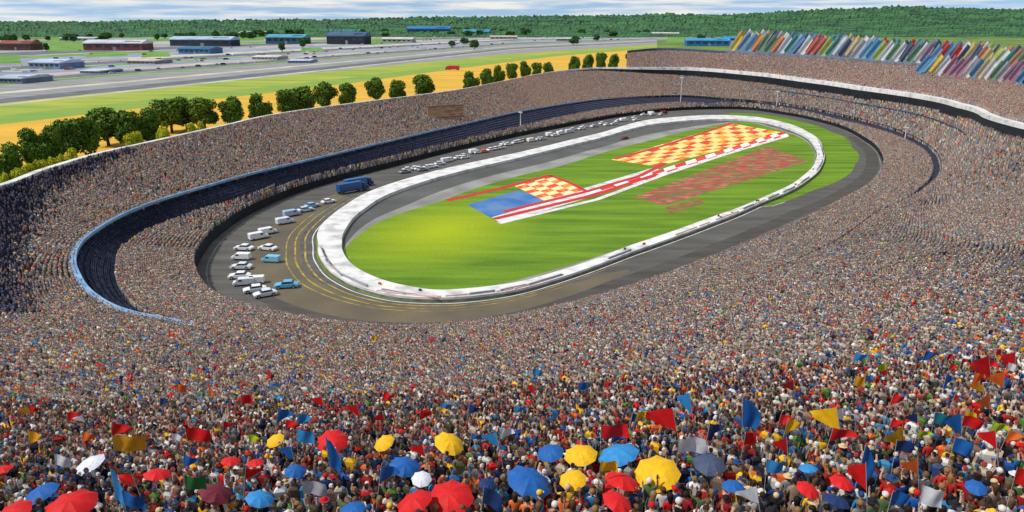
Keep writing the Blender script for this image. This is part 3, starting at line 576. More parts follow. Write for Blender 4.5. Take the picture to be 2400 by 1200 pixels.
navy=np.array([S(44,50,74),S(54,60,86),S(36,40,60),S(64,72,100),S(46,48,66)])  # navy seat tones, the west stand's shadow included in the colour
bs=sample_zone(B0,B1,6,ident); kk,Db=cull(bs); bs=bs[kk]; 
ph_,r_2=topol(bs[:,0],bs[:,1]); wdt=pint(B1.r-B0.r,ph_); bs=bs[(wdt>1.5)&(pint(eastm,ph_)<.1)]
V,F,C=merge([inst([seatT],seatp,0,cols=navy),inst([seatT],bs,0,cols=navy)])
add("stadium_seats",npmesh("stadium_seats",V,F,C),[attrmat("seat_plastic",.7)],kind="stuff",label="rows of empty navy seats with shadow painted into their colour",category="seats")
# ---------------------------------------------------------------- detailed people
m_shirt=randmat("shirt_cloth",[(205,32,32),(34,88,165),(228,228,230),(84,88,98),(235,185,45),(36,40,56),(50,130,180),(130,134,140),(214,212,206),(150,35,40),(28,56,108),(190,50,44),(80,110,74),(150,130,110),(24,24,30),(235,120,60),(30,70,140),(60,64,80)],1.0)
m_trou=randmat("trouser_cloth",[(50,60,90),(60,56,54),(150,135,110),(34,34,42),(90,100,125)],5.3)
m_skin=randmat("skin",[(208,168,142),(190,146,120),(156,114,90),(216,180,156),(118,82,64)],9.7,.6,.1)
m_hair=randmat("hair",[(40,28,22),(26,20,18),(86,58,38),(150,114,72),(60,44,36),(110,84,62)],3.1,.7,.4)
m_hat=randmat("hat_cloth",[(220,216,208),(200,35,35),(35,70,130),(215,190,140),(34,34,40),(235,190,60)],4.1,.8)
m_shoe=mat("shoe_leather",S(45,40,38),.6,S(30,28,26),10)
m_lip=mat("lips",S(150,80,74),.6,S(140,74,68),10); m_eye=mat("eyes",S(40,32,28),.3,S(30,24,22),10)
def make_body(name,armL,armR,lean=0.0,leg=0.0):
    J=[((0,0,.95),.135),((0,.0,1.1),.125),((0,.01+lean*.3,1.3),.15),((0,.0+lean,1.47),.07),((0,.01+lean,1.54),.055),((0,.025+lean,1.61),.082),((0,.02+lean,1.68),.1),((0,.01+lean,1.755),.07)]
    E=[(0,1,1),(1,2,1),(2,3,1),(3,4,0),(4,5,0),(5,6,0),(6,7,0)]
    for s,arm in((-1,armL),(1,armR)):
        b0=len(J)
        J.append(((s*.185,lean*.8,1.41),.072)); J.append(((s*arm[0][0],arm[0][1]+lean*.6,arm[0][2]),.047)); J.append(((s*arm[1][0],arm[1][1]+lean*.6,arm[1][2]),.029))
        E+=[(2,b0,1),(b0,b0+1,1),(b0+1,b0+2,0)]
    for s in(-1,1):
        b0=len(J); f=leg*s
        J.append(((s*.1,0,.86),.095)); J.append(((s*.11,.03+f,.48),.062)); J.append(((s*.11,-.02+f,.09),.042)); J.append(((s*.12,.13+f,.04),.038))
        E+=[(0,b0,2),(b0,b0+1,2),(b0+1,b0+2,2),(b0+2,b0+3,3)]
    me=bpy.data.meshes.new("tmp"); me.from_pydata([j[0] for j in J],[(a,b) for a,b,_ in E],[])
    ob=bpy.data.objects.new("tmp",me); COL.objects.link(ob)
    ob.modifiers.new("Skin",'SKIN'); sv=me.skin_vertices[0].data
    for i,j in enumerate(J): sv[i].radius=(j[1],j[1]); sv[i].use_root=(i==0)
    sm=ob.modifiers.new("Sub",'SUBSURF'); sm.levels=1; sm.render_levels=1
    dg=bpy.context.evaluated_depsgraph_get(); body=bpy.data.meshes.new_from_object(ob.evaluated_get(dg)); bpy.data.objects.remove(ob)
    mb=MB()
    for s,arm in((-1,armL),(1,armR)):
        e=Vector((s*arm[0][0],arm[0][1],arm[0][2])); h=Vector((s*arm[1][0],arm[1][1],arm[1][2])); d=(h-e).normalized(); 
        q=d.to_track_quat('Z','Y').to_matrix().to_4x4(); M=Matrix.Translation(h+Vector((0,lean*.6,0)))@q
        mb.box((0,0,.05),(.08,.03,.10),0,.95,M)
        for i,(fx,fl) in enumerate(((-.03,.06),(-.01,.075),(.01,.07),(.03,.055))):
            mb.box((fx,0.002,.1+fl*.3),(.017,.018,fl*.6),0,.9,M); mb.box((fx,.014,.1+fl*.6+fl*.2),(.015,.018,fl*.55),0,.8,M)
        mb.box((-s*.05,.012,.055),(.02,.02,.06),0,.8,M@Matrix.Rotation(-s*.3,4,'Y'))
    z=1.68; yy=lean
    mb.box((0,.122+yy,z-.01),(.022,.035,.045),0,.5)
    for s in(-1,1):
        mb.box((s*.036,.108+yy,z+.015),(.024,.012,.012),5,.8)
        mb.box((s*.098,.015+yy,z),(.016,.035,.055),0,.8)
    mb.box((0,.108+yy,z-.055),(.045,.012,.01),4,.9)
    ex=mb.mesh("x")
    body.materials.clear()
    for m in (m_skin,m_shirt,m_trou,m_shoe,m_lip,m_eye): body.materials.append(m); ex.materials.append(m)
    bm=bmesh.new(); bm.from_mesh(body)
    segs=[(Vector(J[a][0]),Vector(J[b][0]),lb) for a,b,lb in E]
    for f in bm.faces:
        c_=f.calc_center_median(); best=9;lb_=1
        for p0,p1,lb in segs:
            d=p1-p0; t=max(0,min(1,(c_-p0).dot(d)/max(d.length_squared,1e-6))); q=(c_-(p0+d*t)).length
            if q<best: best=q;lb_=lb
        f.material_index=lb_; f.smooth=True
    bm.from_mesh(ex)
    bm.to_mesh(body); bm.free(); body.name=name
    bpy.data.meshes.remove(ex)
    return body
def hair_mesh(kind,lean=0):
    mb=MB(); c=Vector((0,.012+lean,1.695)); nu,nv=14,7
    R0=.118
    for j in range(nv+1):
        for i in range(nu):
            a=2*math.pi*i/nu; back=(1-math.sin(a))/2
            ext=math.radians(62+48*back+(22*back if kind=='long' else 0)) if kind!='hat' else math.radians(88)
            t=ext*j/nv; rr=R0*(1+.06*random.random()*(kind!='hat')); zx=math.cos(t)*rr*1.05
            if kind=='long' and back>.5 and j>=nv-1: zx-=.1*(j-nv+2)*(back)
            mb.v.append((c.x+math.sin(t)*math.cos(a)*rr*.98,c.y+math.sin(t)*math.sin(a)*rr*1.05,c.z+zx))
    for j in range(nv):
        for i in range(nu):
            k=(i+1)%nu; mb.f.append((j*nu+i,(j+1)*nu+i,(j+1)*nu+k,j*nu+k)); mb.m.append(0)
    if kind=='hat':
        b0=len(mb.v); br=.08
        for i in range(nu):
            a=2*math.pi*i/nu; mb.v.append((c.x+math.cos(a)*(R0+br),c.y+math.sin(a)*(R0+br),c.z-.012))
        for i in range(nu):
            k=(i+1)%nu; mb.f.append((nv*nu+i,b0+i,b0+k,nv*nu+k)); mb.m.append(0)
    if kind=='cap':
        b0=len(mb.v)
        for i in range(5):
            a=math.radians(40+25*i); mb.v+= [(c.x+math.cos(a)*.112,c.y+math.sin(a)*.115,c.z+.02),(c.x+math.cos(a)*.125,c.y+math.sin(a)*.2,c.z)]
        for i in range(4): mb.f.append((b0+2*i,b0+2*i+1,b0+2*i+3,b0+2*i+2)); mb.m.append(0)
    return mb.mesh("hair_"+kind,smooth=True)
A_dn=((.25,-.02,1.14),(.25,.06,.9)); A_up=((.33,.03,1.58),(.3,.06,1.84)); A_fr=((.26,.08,1.16),(.14,.3,1.25)); A_hd=((.3,.16,1.28),(.13,.18,1.55)); A_hip=((.36,-.06,1.18),(.2,.06,1.0)); A_hold=((.27,.05,1.15),(.2,.235,1.2)); A_side=((.4,.05,1.38),(.45,.1,1.64))
POSES=[("standing in the stand",A_dn,A_dn,0,.05),("raising both arms",A_up,A_up,0,.0),("raising one arm",A_dn,A_up,0,.05),("clapping hands",A_fr,A_fr,.02,0),("shading the eyes",A_dn,A_hd,0,.04),("with hands on hips",A_hip,A_hip,0,.03),("waving one arm",A_side,A_dn,.01,0)]
bodies=[(d,make_body("person_body",aL,aR,le,lg),le) for d,aL,aR,le,lg in POSES]
hold_body=make_body("person_body",A_dn,A_hold,0,.04)
hk={}
for kd in('short','long','hat','cap'):
    for le in(0,.01,.02): hk[(kd,le)]=hair_mesh(kd,le)
HN={'short':'hair','long':'hair','hat':'hat','cap':'cap'}
HD={'short':'short hair','long':'long hair','hat':'a hat','cap':'a cap'}
def person(body,desc,le,loc,rz,s):
    kd=random.choices(['short','long','hat','cap'],[.42,.3,.1,.18])[0]
    o=add("person",body,label=f"spectator with {HD[kd]} {desc}",category="person",group="spectators in the grandstand",loc=loc,rot=(0,0,rz),scale=(s,s,s))
    h=bpy.data.objects.new(HN[kd],hk[(kd,le)]); 
    m=m_hair if kd in('short','long') else m_hat
    if not h.data.materials: h.data.materials.append(m)
    COL.objects.link(h); h.parent=o
    return o
for p in indiv:
    d,bd,le=random.choices(bodies,[.44,.05,.1,.15,.07,.12,.07])[0]
    person(bd,d,le,tuple(p),headrot(p[0],p[1])+random.gauss(0,.4)+(math.pi if random.random()<.07 else 0),random.gauss(1,.055)*(.8 if random.random()<.08 else 1))
# umbrella meshes
def canopy():
    v=[];f=[];n_=32;rings=7
    v.append((0,0,1))
    for j in range(1,rings+1):
        t=j/rings
        for i in range(n_):
            a=2*math.pi*i/n_; g=abs(math.sin(4*a)); rr=t*(1-.09*g*t); z=1-t**2.1*.95-.12*g*t*(1-t*.2)
            v.append((math.cos(a)*rr,math.sin(a)*rr,z))
    for i in range(n_): f.append((0,1+i,1+(i+1)%n_))
    for j in range(rings-1):
        for i in range(n_):
            k=(i+1)%n_; a=1+j*n_; f.append((a+i,a+n_+i,a+n_+k,a+k))
    me=bpy.data.meshes.new("canopy"); me.from_pydata(v,[],f)
    me.polygons.foreach_set("use_smooth",[False]*len(f)); return me
can=canopy(); can.materials.append(None)
m_metal=mat("metal_pole",S(170,170,172),.35,S(140,140,145),4,spec=.6)
mbp=MB(); mbp.tube((0,0,-.12),(0,0,.98),.012,.012,8,0); mbp.tube((0,0,.95),(0,0,1.03),.006,.003,6,0)
for i in range(8):
    a=math.pi/4*i; mbp.tube((0,0,.5),(math.cos(a)*.35,math.sin(a)*.35,.78),.004,.004,4,0,False)
polem=mbp.mesh("umbrella_pole"); polem.materials.append(m_metal)
mbh=MB(); mbh.tube((0,0,-.24),(0,0,-.08),.02,.018,8,0); mbh.tube((0,0,-.24),(0,.045,-.27),.018,.015,8,0); handm=mbh.mesh("umbrella_handle"); handm.materials.append(m_black)
cm={}
NAMES={yel:"yellow",blu:"blue",lbl:"light blue",red:"red",wht:"white",sla:"slate grey",mar:"maroon",grn:"green",nav:"navy",gld:"gold",gry:"grey",org:"orange",lim:"lime green",tea:"teal",(230,60,60):"bright red",(230,120,50):"orange",(150,40,60):"dark red"}
def clothmat(c):
    if c not in cm: cm[c]=mat("cloth_"+NAMES.get(c,"mixed").replace(" ","_"),lin(c),.65,tuple(v*.78 for v in lin(c)),3.0,4,spec=.3,bump=.05)
    return cm[c]
def flagmesh(w_,h_,tri=False,droop=None,feather=False):
    nx,ny=14,10; v=[];f=[]
    ph_=random.uniform(0,6); dr=random.uniform(.1,.3) if droop is None else droop
    for j in range(ny+1):
        for i in range(nx+1):
            s=i/nx;t=j/ny; hh=1 if not tri else 1-.8*s
            wx=w_*(.95+.05*math.cos(t*3+ph_))
            if feather: wx=w_*(.25+.75*math.sin(math.pi*min(1,.08+t*.72)))
            v.append((s*wx, .09*w_*math.sin(s*6+ph_+t*1.6)*s**.6, -t*h_*hh-(.12*h_*s if tri else dr*h_*s**1.3)+.03*h_*math.sin(s*7+ph_)*s))
    for j in range(ny):
        for i in range(nx):
            a=j*(nx+1)+i; f.append((a,a+1,a+nx+2,a+nx+1))
    me=bpy.data.meshes.new("flag_cloth"); me.from_pydata(v,[],f); me.polygons.foreach_set("use_smooth",[True]*len(f)); return me
def put_flag(x,y,zh,ztop,fw,fh,c,tilt,lbl_):
    hand=Vector((x,y,zh)); flip=math.pi if tilt<-.25 else 0.0
    root=add("flag",None,label=lbl_,category="flag",group="flags in the crowd",loc=hand,rot=(random.uniform(-.1,.1),abs(tilt)*.45*(-1 if flip else 1)+random.uniform(-.06,.06),random.uniform(-.35,.35)))
    L=max(.9,ztop-hand.z); mb=MB(); mb.tube((0,0,-.3),(0,0,L+.05),.014,.01,8,0); pm=mb.mesh("flag_pole"); pm.materials.append(m_metal)
    add("pole",pm,parent=root); fm=flagmesh(fw,fh*.85,tri=abs(tilt)>.25,feather=(fh>fw*1.7 and abs(tilt)<=.25)); fm.materials.append(clothmat(c)); add("cloth",fm,parent=root,loc=((.01 if not flip else -.01),0,L),rot=(0,0,flip))
for (ty,pos,z,rz,d_,c,h_,ex) in holders:
    nm=NAMES.get(c,"lime green")
    person(hold_body,f"holding up a {nm} "+("umbrella" if ty=='u' else "flag"),0,(pos[0],pos[1],z),rz,1.0)
    if ty=='u':
        hand=Vector((h_[0],h_[1],z+1.27)); root=add("umbrella",None,label=f"open {nm} umbrella held above the crowd",category="umbrella",group="umbrellas in the crowd",loc=hand,rot=(random.uniform(-.15,.35),random.uniform(-.35,.35),0))
        L=max(.75,h_[2]-hand.z+.05); cn=add("canopy",can,parent=root,loc=(0,0,L-d_*.15),scale=(d_/2,d_/2*.92,d_*.19),rot=(0,0,random.uniform(0,6))); cn.material_slots[0].link='OBJECT'; cn.material_slots[0].material=clothmat(c)
        add("pole",polem,parent=root,scale=(1,1,L)); add("handle",handm,parent=root)
    else:
        fh,tilt=ex; fh=max(.35,fh)*1.1; fw=max(.35,d_)*1.1
        put_flag(h_[0],h_[1],z+1.27,h_[2]+fh*.5,fw,fh,c,tilt,f"{nm} flag waved on a pole above the crowd")
for i in range(70):
    if i<28: py=random.uniform(790,920); px=2390-abs(random.gauss(0,240))
    else: py=random.uniform(900,1030); px=random.uniform(40,2390)
    h_,t=hit(px,py,2.4); k=np.interp(py,[770,1010],[12,32])*random.uniform(.8,1.2)*t/FP; c=random.choice([red,red,red,yel,blu,lbl,org,org,wht,lim,nav,gld]); 
    put_flag(h_[0],h_[1],h_[2]-1.1,h_[2]+.3,k,k*random.uniform(.7,1.3),c,random.choice([0,.4,-.4,.3]),f"small {NAMES[c]} flag waved above the crowd")
# ---------------------------------------------------------------- banners on the east terrace
BC=[(214,110,96),(104,144,190),(134,184,220),wht,(236,212,140),(224,150,100),(84,100,136),(120,160,124),(236,234,232),(176,130,156),(104,156,190),(190,204,110),(92,106,130),(224,200,160),gry,(236,236,236),(216,80,66),(90,156,206),(242,208,90),(90,150,144)]
bm1=[flagmesh(1.0,1.0,droop=random.uniform(.05,.14)) for _ in range(4)]
for q in bm1: q.materials.append(None)
mb=MB(); mb.tube((0,0,0),(0,0,1.06),.02,.012,8,0); bp_=mb.mesh("banner_pole"); bp_.materials.append(m_metal)
for rowi,(off,dz,x0,hs) in enumerate([(-14,-1.5,2140,.95),(2,2.6,1706,1.0),(16,4.2,1712,.95)]):
    q=terr(off,dz); 
    X,Y,Dq=proj(q[:,0],q[:,1],q[:,2]); pxs=1200+FP*X
    x=x0
    while x<2520:
        i=float(np.interp(x,pxs,np.arange(len(q)))); pt=np.array([np.interp(i,np.arange(len(q)),q[:,j]) for j in range(3)]); dist=np.hypot(pt[0],pt[1])
        s=dist/490; hgt=13.5*s*hs*random.uniform(.93,1.05); wd=4.3*s*random.uniform(.8,1.15); c=random.choice(BC)
        root=add("banner",None,label="tall leaning coloured banner on the top terrace",category="banner",group="banners on the grandstand terrace",loc=tuple(pt),rot=(random.uniform(-.04,.04),random.uniform(.50,.58),random.uniform(-.1,.1)))
        add("pole",bp_,parent=root,scale=(3*s,3*s,hgt)); cl=add("cloth",random.choice(bm1),parent=root,loc=(0,0,hgt),scale=(wd,wd,hgt*.84)); cl.material_slots[0].link='OBJECT'; cl.material_slots[0].material=clothmat(c)
        x+=random.uniform(13.5,17.5)
# ---------------------------------------------------------------- trees
m_bark=mat("bark",S(86,66,50),.95,S(58,44,34),1.5,6)
m_leaf=mat("leaves",S(112,142,46),.85,S(46,76,28),.45,5,spec=.2,lo=.38,hi=.6)
m_leaf2=mat("leaves_yellow",S(215,204,45),.85,S(140,150,40),.6,5,spec=.2)
def crown(seed,nlobe=17,nleaf=4200,ls=.42):
    r_=np.random.default_rng(seed); lobes=[]
    for i in range(nlobe):
        a=r_.uniform(0,6.28); z=r_.uniform(.26,.82); rad=r_.uniform(.12,.30)*math.sqrt(max(.15,1-((z-.5)/.42)**2))
        lobes.append((rad*math.cos(a),rad*math.sin(a),z,r_.uniform(.14,.2)))
    lobes.append((0,0,.84,.14)); lobes.append((0,0,.5,.26))
    L=np.array(lobes); w_=L[:,3]**2; w_/=w_.sum(); k=r_.choice(len(L),nleaf,p=w_)
    d=r_.normal(size=(nleaf,3)); d/=np.linalg.norm(d,axis=1)[:,None]; rr=L[k,3]*r_.uniform(.6,1.08,nleaf)
    c=L[k,:3]+d*rr[:,None]; nrm=d+r_.normal(0,.55,(nleaf,3)); nrm/=np.linalg.norm(nrm,axis=1)[:,None]
    u=np.cross(nrm,r_.normal(size=(nleaf,3))); u/=np.linalg.norm(u,axis=1)[:,None]; v=np.cross(nrm,u); s=ls*r_.uniform(.018,.05,nleaf)[:,None]*2
    V=np.stack([c-u*s-v*s*.6,c+u*s-v*s*.6,c+u*s+v*s*.6,c-u*s+v*s*.6],1).reshape(-1,3); F=np.arange(nleaf*4).reshape(-1,4)
    return npmesh("crown",V,F),lobes
def trunk(lobes):
    mb=MB(); mb.tube((0,0,0),(0.01,0,.3),.035,.024,8,0); mb.tube((0.01,0,.3),(0,.01,.72),.024,.01,8,0)
    for (x,y,z,r_) in lobes[:9]: mb.tube((0.005,0,max(.22,z*.5)),(x*.85,y*.85,z-.03),.012,.004,6,0)
    return mb.mesh("trunk")
TR=[]
for s in range(4):
    c_,lb=crown(s+11); t_=trunk(lb); c_.materials.append(None); t_.materials.append(m_bark); TR.append((c_,t_))
def tree(x,y,h,wd,lm,label,group,nm="tree",z=-.1):
    c_,t_=random.choice(TR); root=add(nm,None,label=label,category="tree" if nm=="tree" else "shrub",group=group,loc=(x,y,z),rot=(0,0,random.uniform(0,6)),scale=(wd,wd,h))
    add("trunk",t_,parent=root); o_=add("crown",c_,parent=root); o_.material_slots[0].link='OBJECT'; o_.material_slots[0].material=lm
for (px,yt,wpx) in [(-40,350,84),(12,338,74),(68,304,78),(112,300,56),(150,282,74),(196,276,58),(240,256,92),(290,262,70),(338,256,72),(392,234,84),(428,230,70),(472,232,74),(540,230,58),(605,222,58),(668,212,54),(706,205,60),(758,195,56),(812,197,46),(878,185,48),(930,191,42),(990,178,56),(1103,170,42),(1140,163,34),(1170,156,34),(1200,151,32),(1230,146,32),(1258,149,28),(1284,148,26),(1348,134,30),(1380,131,30),(1410,126,30),(1440,130,28),(1490,120,50)]:
    H=18.5 if px<1300 else 24
    d=ray(px,yt-3); t=(H-CH)/d[2]; x,y=d[0]*t,d[1]*t
    tree(x,y,H/.98,max(wpx*t/FP/.82,6.5),m_leaf,"round leafy green tree standing behind the grandstand rim","trees behind the grandstand")
for (px,yt) in [(10,408),(40,398),(62,388),(90,378),(118,372),(140,366),(165,350),(300,318),(318,312),(378,300),(385,306),(445,292),(470,288)]:
    H=12.0; d=ray(px,yt-6); t=(H-CH)/d[2]
    tree(d[0]*t,d[1]*t,H,6.5,m_leaf2,"small yellow green shrub beside the stadium rim","shrubs behind the grandstand","shrub")
m_leaf3=mat("leaves_far",S(90,130,60),.9,S(45,80,42),.2,4)
for i in range(130):
    cx_=random.choice([150,20,580,880,1080,1200,1350,1500,1640,1740,700,420,260]); px=random.gauss(cx_,34); yb=interp_poly(L_p,[px])[0]+random.choice([1,2,3,4,8,random.uniform(3,40)])
    p=P(px,yb,0); 
    tree(p[0],p[1],random.uniform(12,20)*max(1,p[1]/2200),random.uniform(20,40)*max(.6,p[1]/2400),m_leaf3,"round green tree beside the parking lots","trees among the parking lots")
# ---------------------------------------------------------------- vehicles
m_tyre=mat("tyre_rubber",S(28,28,30),.9,S(20,20,22),5); m_glass=mat("dark_window_glass",S(44,56,68),.15,S(30,40,50),2,spec=.6); m_rim=mat("wheel_metal",S(170,172,176),.4,S(140,142,146),5)
m_lampw=mat("headlight_glass",S(235,235,225),.2,S(215,215,205),5)
def wheelm(r_,w_):
    mb=MB(); mb.tube((-w_/2,0,0),(w_/2,0,0),r_,r_,16,0); mb.tube((-w_/2-.01,0,0),(w_/2+.01,0,0),r_*.55,r_*.55,12,1); me=mb.mesh("wheel"); me.materials.append(m_tyre); me.materials.append(m_rim); return me
WH=wheelm(.36,.24); WHB=wheelm(.5,.3)
def V_car():
    b=MB(); b.prof([(-2.2,.3),(-2.25,.75),(-1.7,.95),(-1.1,1.0),(1.0,.95),(2.0,.8),(2.25,.6),(2.2,.3)],1.8,0)
    r_=MB(); r_.prof([(-1.5,.955),(-1.0,1.38),(.4,1.38),(.95,.955)],1.62,0,inset=(.955,.5)); 
    h=MB(); h.prof([(-1.15,1.36),(-1.05,1.45),(.42,1.45),(.55,1.36)],1.5,0)
    return [("body",b.mesh("car_body",.04),'paint',(0,0,0)),("window",r_.mesh("car_window",.02),m_glass,(0,0,0)),("roof",h.mesh("car_roof",.02),'paint',(0,0,0))],[(.82,1.4,.36),(-.82,1.4,.36),(.82,-1.4,.36),(-.82,-1.4,.36)],WH,2.25
def V_van():
    b=MB(); b.prof([(-2.8,.35),(-2.85,2.0),(-2.7,2.15),(1.3,2.15),(2.1,1.4),(2.85,1.1),(2.9,.4)],2.05,0)
    g=MB(); g.box((0,1.75,1.75),(1.8,.06,.8),0,1,Matrix.Translation((0,1.73,1.8))@Matrix.Rotation(.8,4,'X')@Matrix.Translation((0,-1.75,-1.75))); g.box((0,.8,1.65),(2.1,.9,.45),0)
    return [("body",b.mesh("van_body",.12),'paint',(0,0,0)),("window",g.mesh("van_window"),m_glass,(0,0,0))],[(.95,1.8,.36),(-.95,1.8,.36),(.95,-1.8,.36),(-.95,-1.8,.36)],WH,2.9
def V_truck():
    b=MB(); b.box((0,-1.6,2.45),(2.5,10.0,2.9),0); c_=MB(); c_.prof([(3.9,.6),(3.9,3.3),(5.2,3.2),(5.5,2.0),(6.4,1.7),(6.5,.6)],2.4,0)
    g=MB(); g.box((0,5.42,2.6),(2.1,.08,.95),0,1,Matrix.Translation((0,5.4,2.6))@Matrix.Rotation(.22,4,'X')@Matrix.Translation((0,-5.4,-2.6))); g.box((0,4.75,2.6),(2.46,.7,.7),0)
    ch=MB(); ch.box((0,-.3,.8),(1.2,12.2,.3),0)
    return [("trailer",b.mesh("truck_trailer",.1),'paint',(0,0,0)),("cab",c_.mesh("truck_cab",.06),'paint2',(0,0,0)),("window",g.mesh("truck_window"),m_glass,(0,0,0)),("chassis",ch.mesh("truck_chassis"),m_black,(0,0,0))],[(s*1.05,y,.5) for s in(-1,1) for y in(5.4,2.6,-4.4,-5.6)],WHB,6.5
TMP={'car':V_car(),'van':V_van(),'truck':V_truck()}
hl=MB(); hl.box((0,0,0),(.32,.08,.16),0); hlm=hl.mesh("headlight",.02); hlm.materials.append(m_lampw)
for k_,(ps,ws,wm,fy) in TMP.items():
    for nme,me,m,_ in ps: me.materials.append(None if isinstance(m,str) else m)
pm={}
def paint(c):
    if c not in pm: pm[c]=mat("vehicle_paint",lin(c),.35,tuple(v*.88 for v in lin(c)),.5,3,spec=.4)
    return pm[c]
def vehicle(kind,x,y,rz,c,c2=None,label="",group=None,small=False,s=1.0):
    ps,ws,wm,fy=TMP[kind]; root=add({'car':'car','van':'van','truck':'transporter_truck'}[kind],None,label=label,category={'car':'car','van':'van','truck':'truck'}[kind],group=group,loc=(x,y,.02),rot=(0,0,rz),scale=(s,s,s))
    for nme,me,m,_ in ps:
        o_=add(nme,me,parent=root)
        if isinstance(m,str): o_.material_slots[0].link='OBJECT'; o_.material_slots[0].material=paint(c if m=='paint' else (c2 or c))
    if not small:
        for q in ws: add("wheel",wm,parent=root,loc=q)
        for sx_ in(-1,1): add("headlight",hlm,parent=root,loc=(sx_*.65,fy-.01,.72 if kind!='truck' else 1.0))
W_=(240,241,243)
def pv(kind,px,py,deg,c=W_,c2=None,lab="white van parked on the track apron",s=1.0):
    p=P(px,py,0); vehicle(kind,p[0],p[1],math.radians(deg),c,c2,lab,"vehicles parked around the track",s=s)
for j,(px,py,dg) in enumerate([(572,586,80),(566,608,86),(566,630,90),(562,652,96),(572,668,104),(598,684,112),(622,694,120),(596,664,100)]):
    kd='van' if j%3==1 else 'car'; pv(kd,px,py,dg,c=random.choice([W_,(224,228,234),(244,244,244)]),s=.85 if kd=='van' else 1.15,lab=f"white {kd} parked side by side in the banked turn")
pv('car',628,586,70,s=1.15,lab="white car parked in the turn"); pv('van',636,614,80,(130,195,222),s=.85,lab="pale blue van parked in the turn"); pv('car',672,674,100,(96,180,224),s=1.2,lab="light blue car parked near the yellow lines")
pv('van',606,560,-50,W_,s=.95,lab="white van parked in the turn"); pv('van',628,548,-50,W_,s=.9,lab="white van parked in the turn"); pv('van',668,524,-50,(222,228,240),s=.95,lab="white van parked in the turn"); pv('van',684,506,-50,(170,192,226),s=.95,lab="pale blue van parked in the turn"); pv('car',716,496,-50,(200,214,232),s=1.2,lab="pale blue car on the back straight"); pv('car',732,486,-50,(150,190,230),s=1.15,lab="pale blue car on the back straight")
pv('car',770,476,-50,s=1.1,lab="white car on the back straight"); pv('truck',828,450,-46,(38,84,140),(30,60,110),"blue transporter truck parked on the back straight",.95); pv('truck',842,438,-46,(50,104,160),(30,60,110),"blue transporter truck parked on the back straight",.9)
cols=[W_,W_,W_,W_,(226,230,236),(215,220,226),(180,196,214),(236,232,222),(150,152,156)]
for i in range(50):
    t=i/49; px=945+(1560-945)*t+random.uniform(-7,7); 
    py=float(np.interp(px,[945,1100,1200,1350,1560],[408,366,340,305,266]))+random.choice([-3,0,0,4])+random.uniform(-2,2)
    kd=random.choice(['car','car','car','van']); c=(232,130,40) if abs(px-1140)<9 else ((150,30,30) if i==49 else random.choice(cols))
    pv(kd,px,py,-52+random.uniform(-8,8),c,lab=("orange " if c[1]==130 else "")+f"{kd} parked along the back straight",s=1.1 if kd=='car' else .95)
pv('car',1465,326,-52,(150,30,30),lab="dark red car on the pit road")
cc=[W_,(60,70,90),(150,155,160),(180,60,50),(90,110,140),(30,32,36),(225,225,225)]
for i in range(190):
    px=random.uniform(-150,1450); u=random.choice([.08,.1,.24,.3,.36,.38,.52,.6,.7]); y=float(interp_poly(L_r1,[px])[0]+(interp_poly(L_p,[px])[0]-interp_poly(L_r1,[px])[0])*u)
    p=P(px,y,0); vehicle(random.choice(['car','car','van']),p[0],p[1],random.uniform(-.1,.1)-.9,random.choice(cc),None,"car parked in the large outdoor lot","cars in the parking lots",small=True,s=1.3)
p=P(1060,164,0); vehicle('truck',p[0],p[1],math.radians(80),(190,35,45),(190,35,45),"red transporter truck parked on the golden field",None,s=1.35)
# ---------------------------------------------------------------- buildings
def building(px,py,wpx,hpx,wc,rc,depth=40,lab="long low warehouse beside the parking lots"):
    p=P(px,py,0); d=p[1]; wd=wpx*d/FP; h=hpx*d/FP; root=add("warehouse",None,label=lab,category="building",group="warehouses",loc=(p[0],p[1],0),rot=(0,0,random.uniform(-.25,.05)))
    mb=MB(); mb.box((0,depth/2,h*.3),(wd,depth,h*.6),0); mb.box((wd*.32,depth/2+2,h*.42),(wd*.25,depth*.8,h*.84),0); me=mb.mesh("building_wall"); me.materials.append(mat("building_wall",lin(wc),.9,tuple(v*.7 for v in lin(wc)),.1)); add("wall",me,parent=root)
    mb=MB(); mb.prof([(-.8,h*.602),(-.8,h*.7),(depth/2,h*.95),(depth+.8,h*.7),(depth+.8,h*.602)],wd+1.6,0); me=mb.mesh("building_roof"); me.materials.append(mat("building_roof",lin(rc),.6,tuple(v*.75 for v in lin(rc)),.05)); add("roof",me,parent=root)
    wm=MB(); wm.box((0,0,0),(wd*.1,.2,h*.2),0); wme=wm.mesh("building_window"); wme.materials.append(m_glass)
    for k in range(6): add("window",wme,parent=root,loc=(wd*(-.4+.16*k),-.12,h*.4))
    dm=MB(); dm.box((0,0,h*.15),(wd*.06,.3,h*.3),0); dme=dm.mesh("building_door"); dme.materials.append(m_pit); add("door",dme,parent=root,loc=(wd*.03,-.16,0))
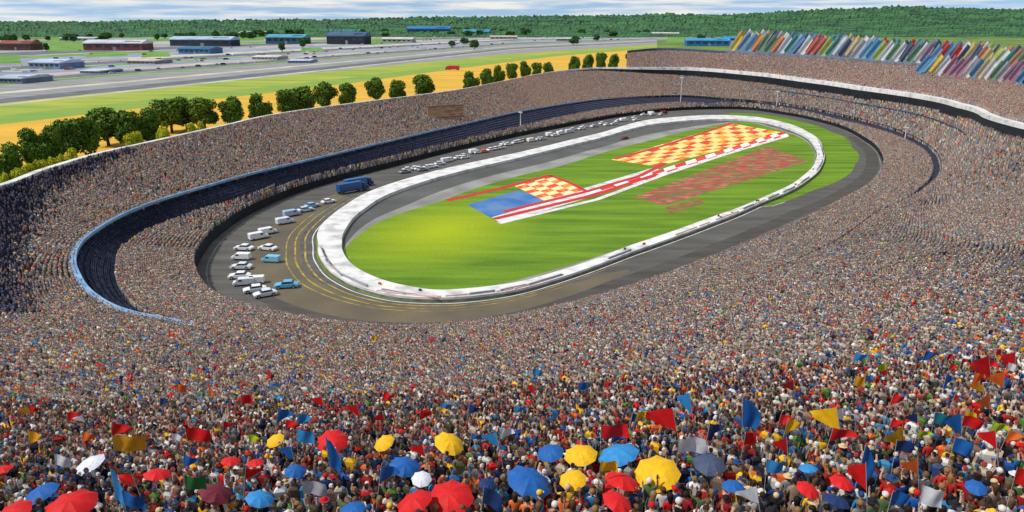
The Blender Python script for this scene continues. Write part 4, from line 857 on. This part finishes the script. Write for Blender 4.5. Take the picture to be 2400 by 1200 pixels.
for a in [(265,118,140,24,(110,70,70),(205,205,215)),(470,108,150,22,(50,64,80),(170,195,215)),(455,126,80,16,(70,110,150),(60,110,150)),(668,103,92,22,(60,90,110),(90,160,180)),(810,104,92,28,(48,48,56),(70,100,130)),(800,80,90,10,(90,140,180),(60,140,180)),(1005,82,96,20,(50,90,140),(60,125,185)),(1115,84,60,14,(60,130,170),(70,160,195)),(105,162,84,22,(120,135,165),(190,200,225)),(35,118,72,22,(90,70,65),(150,80,70)),(1465,64,76,9,(140,160,190),(190,200,225)),(1270,70,84,9,(120,110,110),(200,195,190)),(1660,108,96,18,(50,110,170),(70,150,205)),(1730,100,60,14,(60,120,180),(60,140,200)),(590,84,60,10,(150,140,130),(210,205,200)),(20,196,70,18,(110,125,150),(180,190,205)),(930,100,70,12,(170,165,160),(215,212,205)),(1370,80,70,10,(120,130,140),(190,160,140)),(180,96,90,9,(150,150,160),(200,205,215)),(620,140,60,9,(170,168,165),(215,215,215)),(700,148,50,8,(130,150,170),(190,205,220)),(330,150,70,10,(150,140,135),(200,190,180)),(1180,92,60,8,(160,150,145),(205,190,180)),(1560,84,60,8,(150,150,150),(210,205,200)),(210,172,50,8,(140,150,165),(205,210,220)),(1330,96,50,7,(150,140,130),(200,200,200))]:
    if a[1]<64: a=(a[0],66)+a[2:]
    building(*a)
# ---------------------------------------------------------------- scoreboard, light poles
h_,t=hit(1045,282,0); wd=90*t/FP; 
root=add("score_board",None,label="wide weathered board standing among the far spectators",category="board",loc=(h_[0],h_[1],h_[2]),rot=(0,0,.45))
mb=MB(); mb.box((0,0,4.6),(wd,.6,5.6),0); me=mb.mesh("board_panel",.1); me.materials.append(mat("board_panel",S(190,158,122),.8,S(164,108,90),.5,8,lo=.4,hi=.6,stretch=((.4,1,3),0))); add("panel",me,parent=root)
mb=MB(); mb.box((0,-.1,7.6),(wd+.8,.9,.4),0); mb.box((0,-.1,1.6),(wd+.8,.9,.4),0); me=mb.mesh("board_frame"); me.materials.append(mat("board_frame",S(130,108,90),.8)); add("frame",me,parent=root)
for s_ in(-.35,.35):
    mb=MB(); mb.tube((wd*s_,0,-1),(wd*s_,0,1.8),.35,.3,8,0); me=mb.mesh("board_leg"); me.materials.append(m_metal); add("leg",me,parent=root)
for (px,py,hh) in [(1595,238,16),(1820,248,9),(2322,262,9),(1220,300,8),(2120,330,6)]:
    h_,t=hit(px,py,0); root=add("light_pole",None,label="slim pale floodlight pole above the seats",category="light pole",group="floodlight poles",loc=tuple(h_),rot=(0,0,2.2))
    mb=MB(); mb.tube((0,0,-.5),(0,0,hh),.3,.18,8,0); me=mb.mesh("light_pole_shaft"); me.materials.append(m_white); add("pole",me,parent=root)
    mb=MB(); mb.box((0,0,hh+.4),(3.0,.4,.9),0)
    for k in range(4): mb.tube((-1.1+.73*k,.2,hh+.4),(-1.1+.73*k,.5,hh+.3),.3,.34,10,1)
    me=mb.mesh("lamp_head"); me.materials.append(m_metal); me.materials.append(m_lampw); add("lamp_head",me,parent=root)
print("DONE",len(bpy.data.objects))
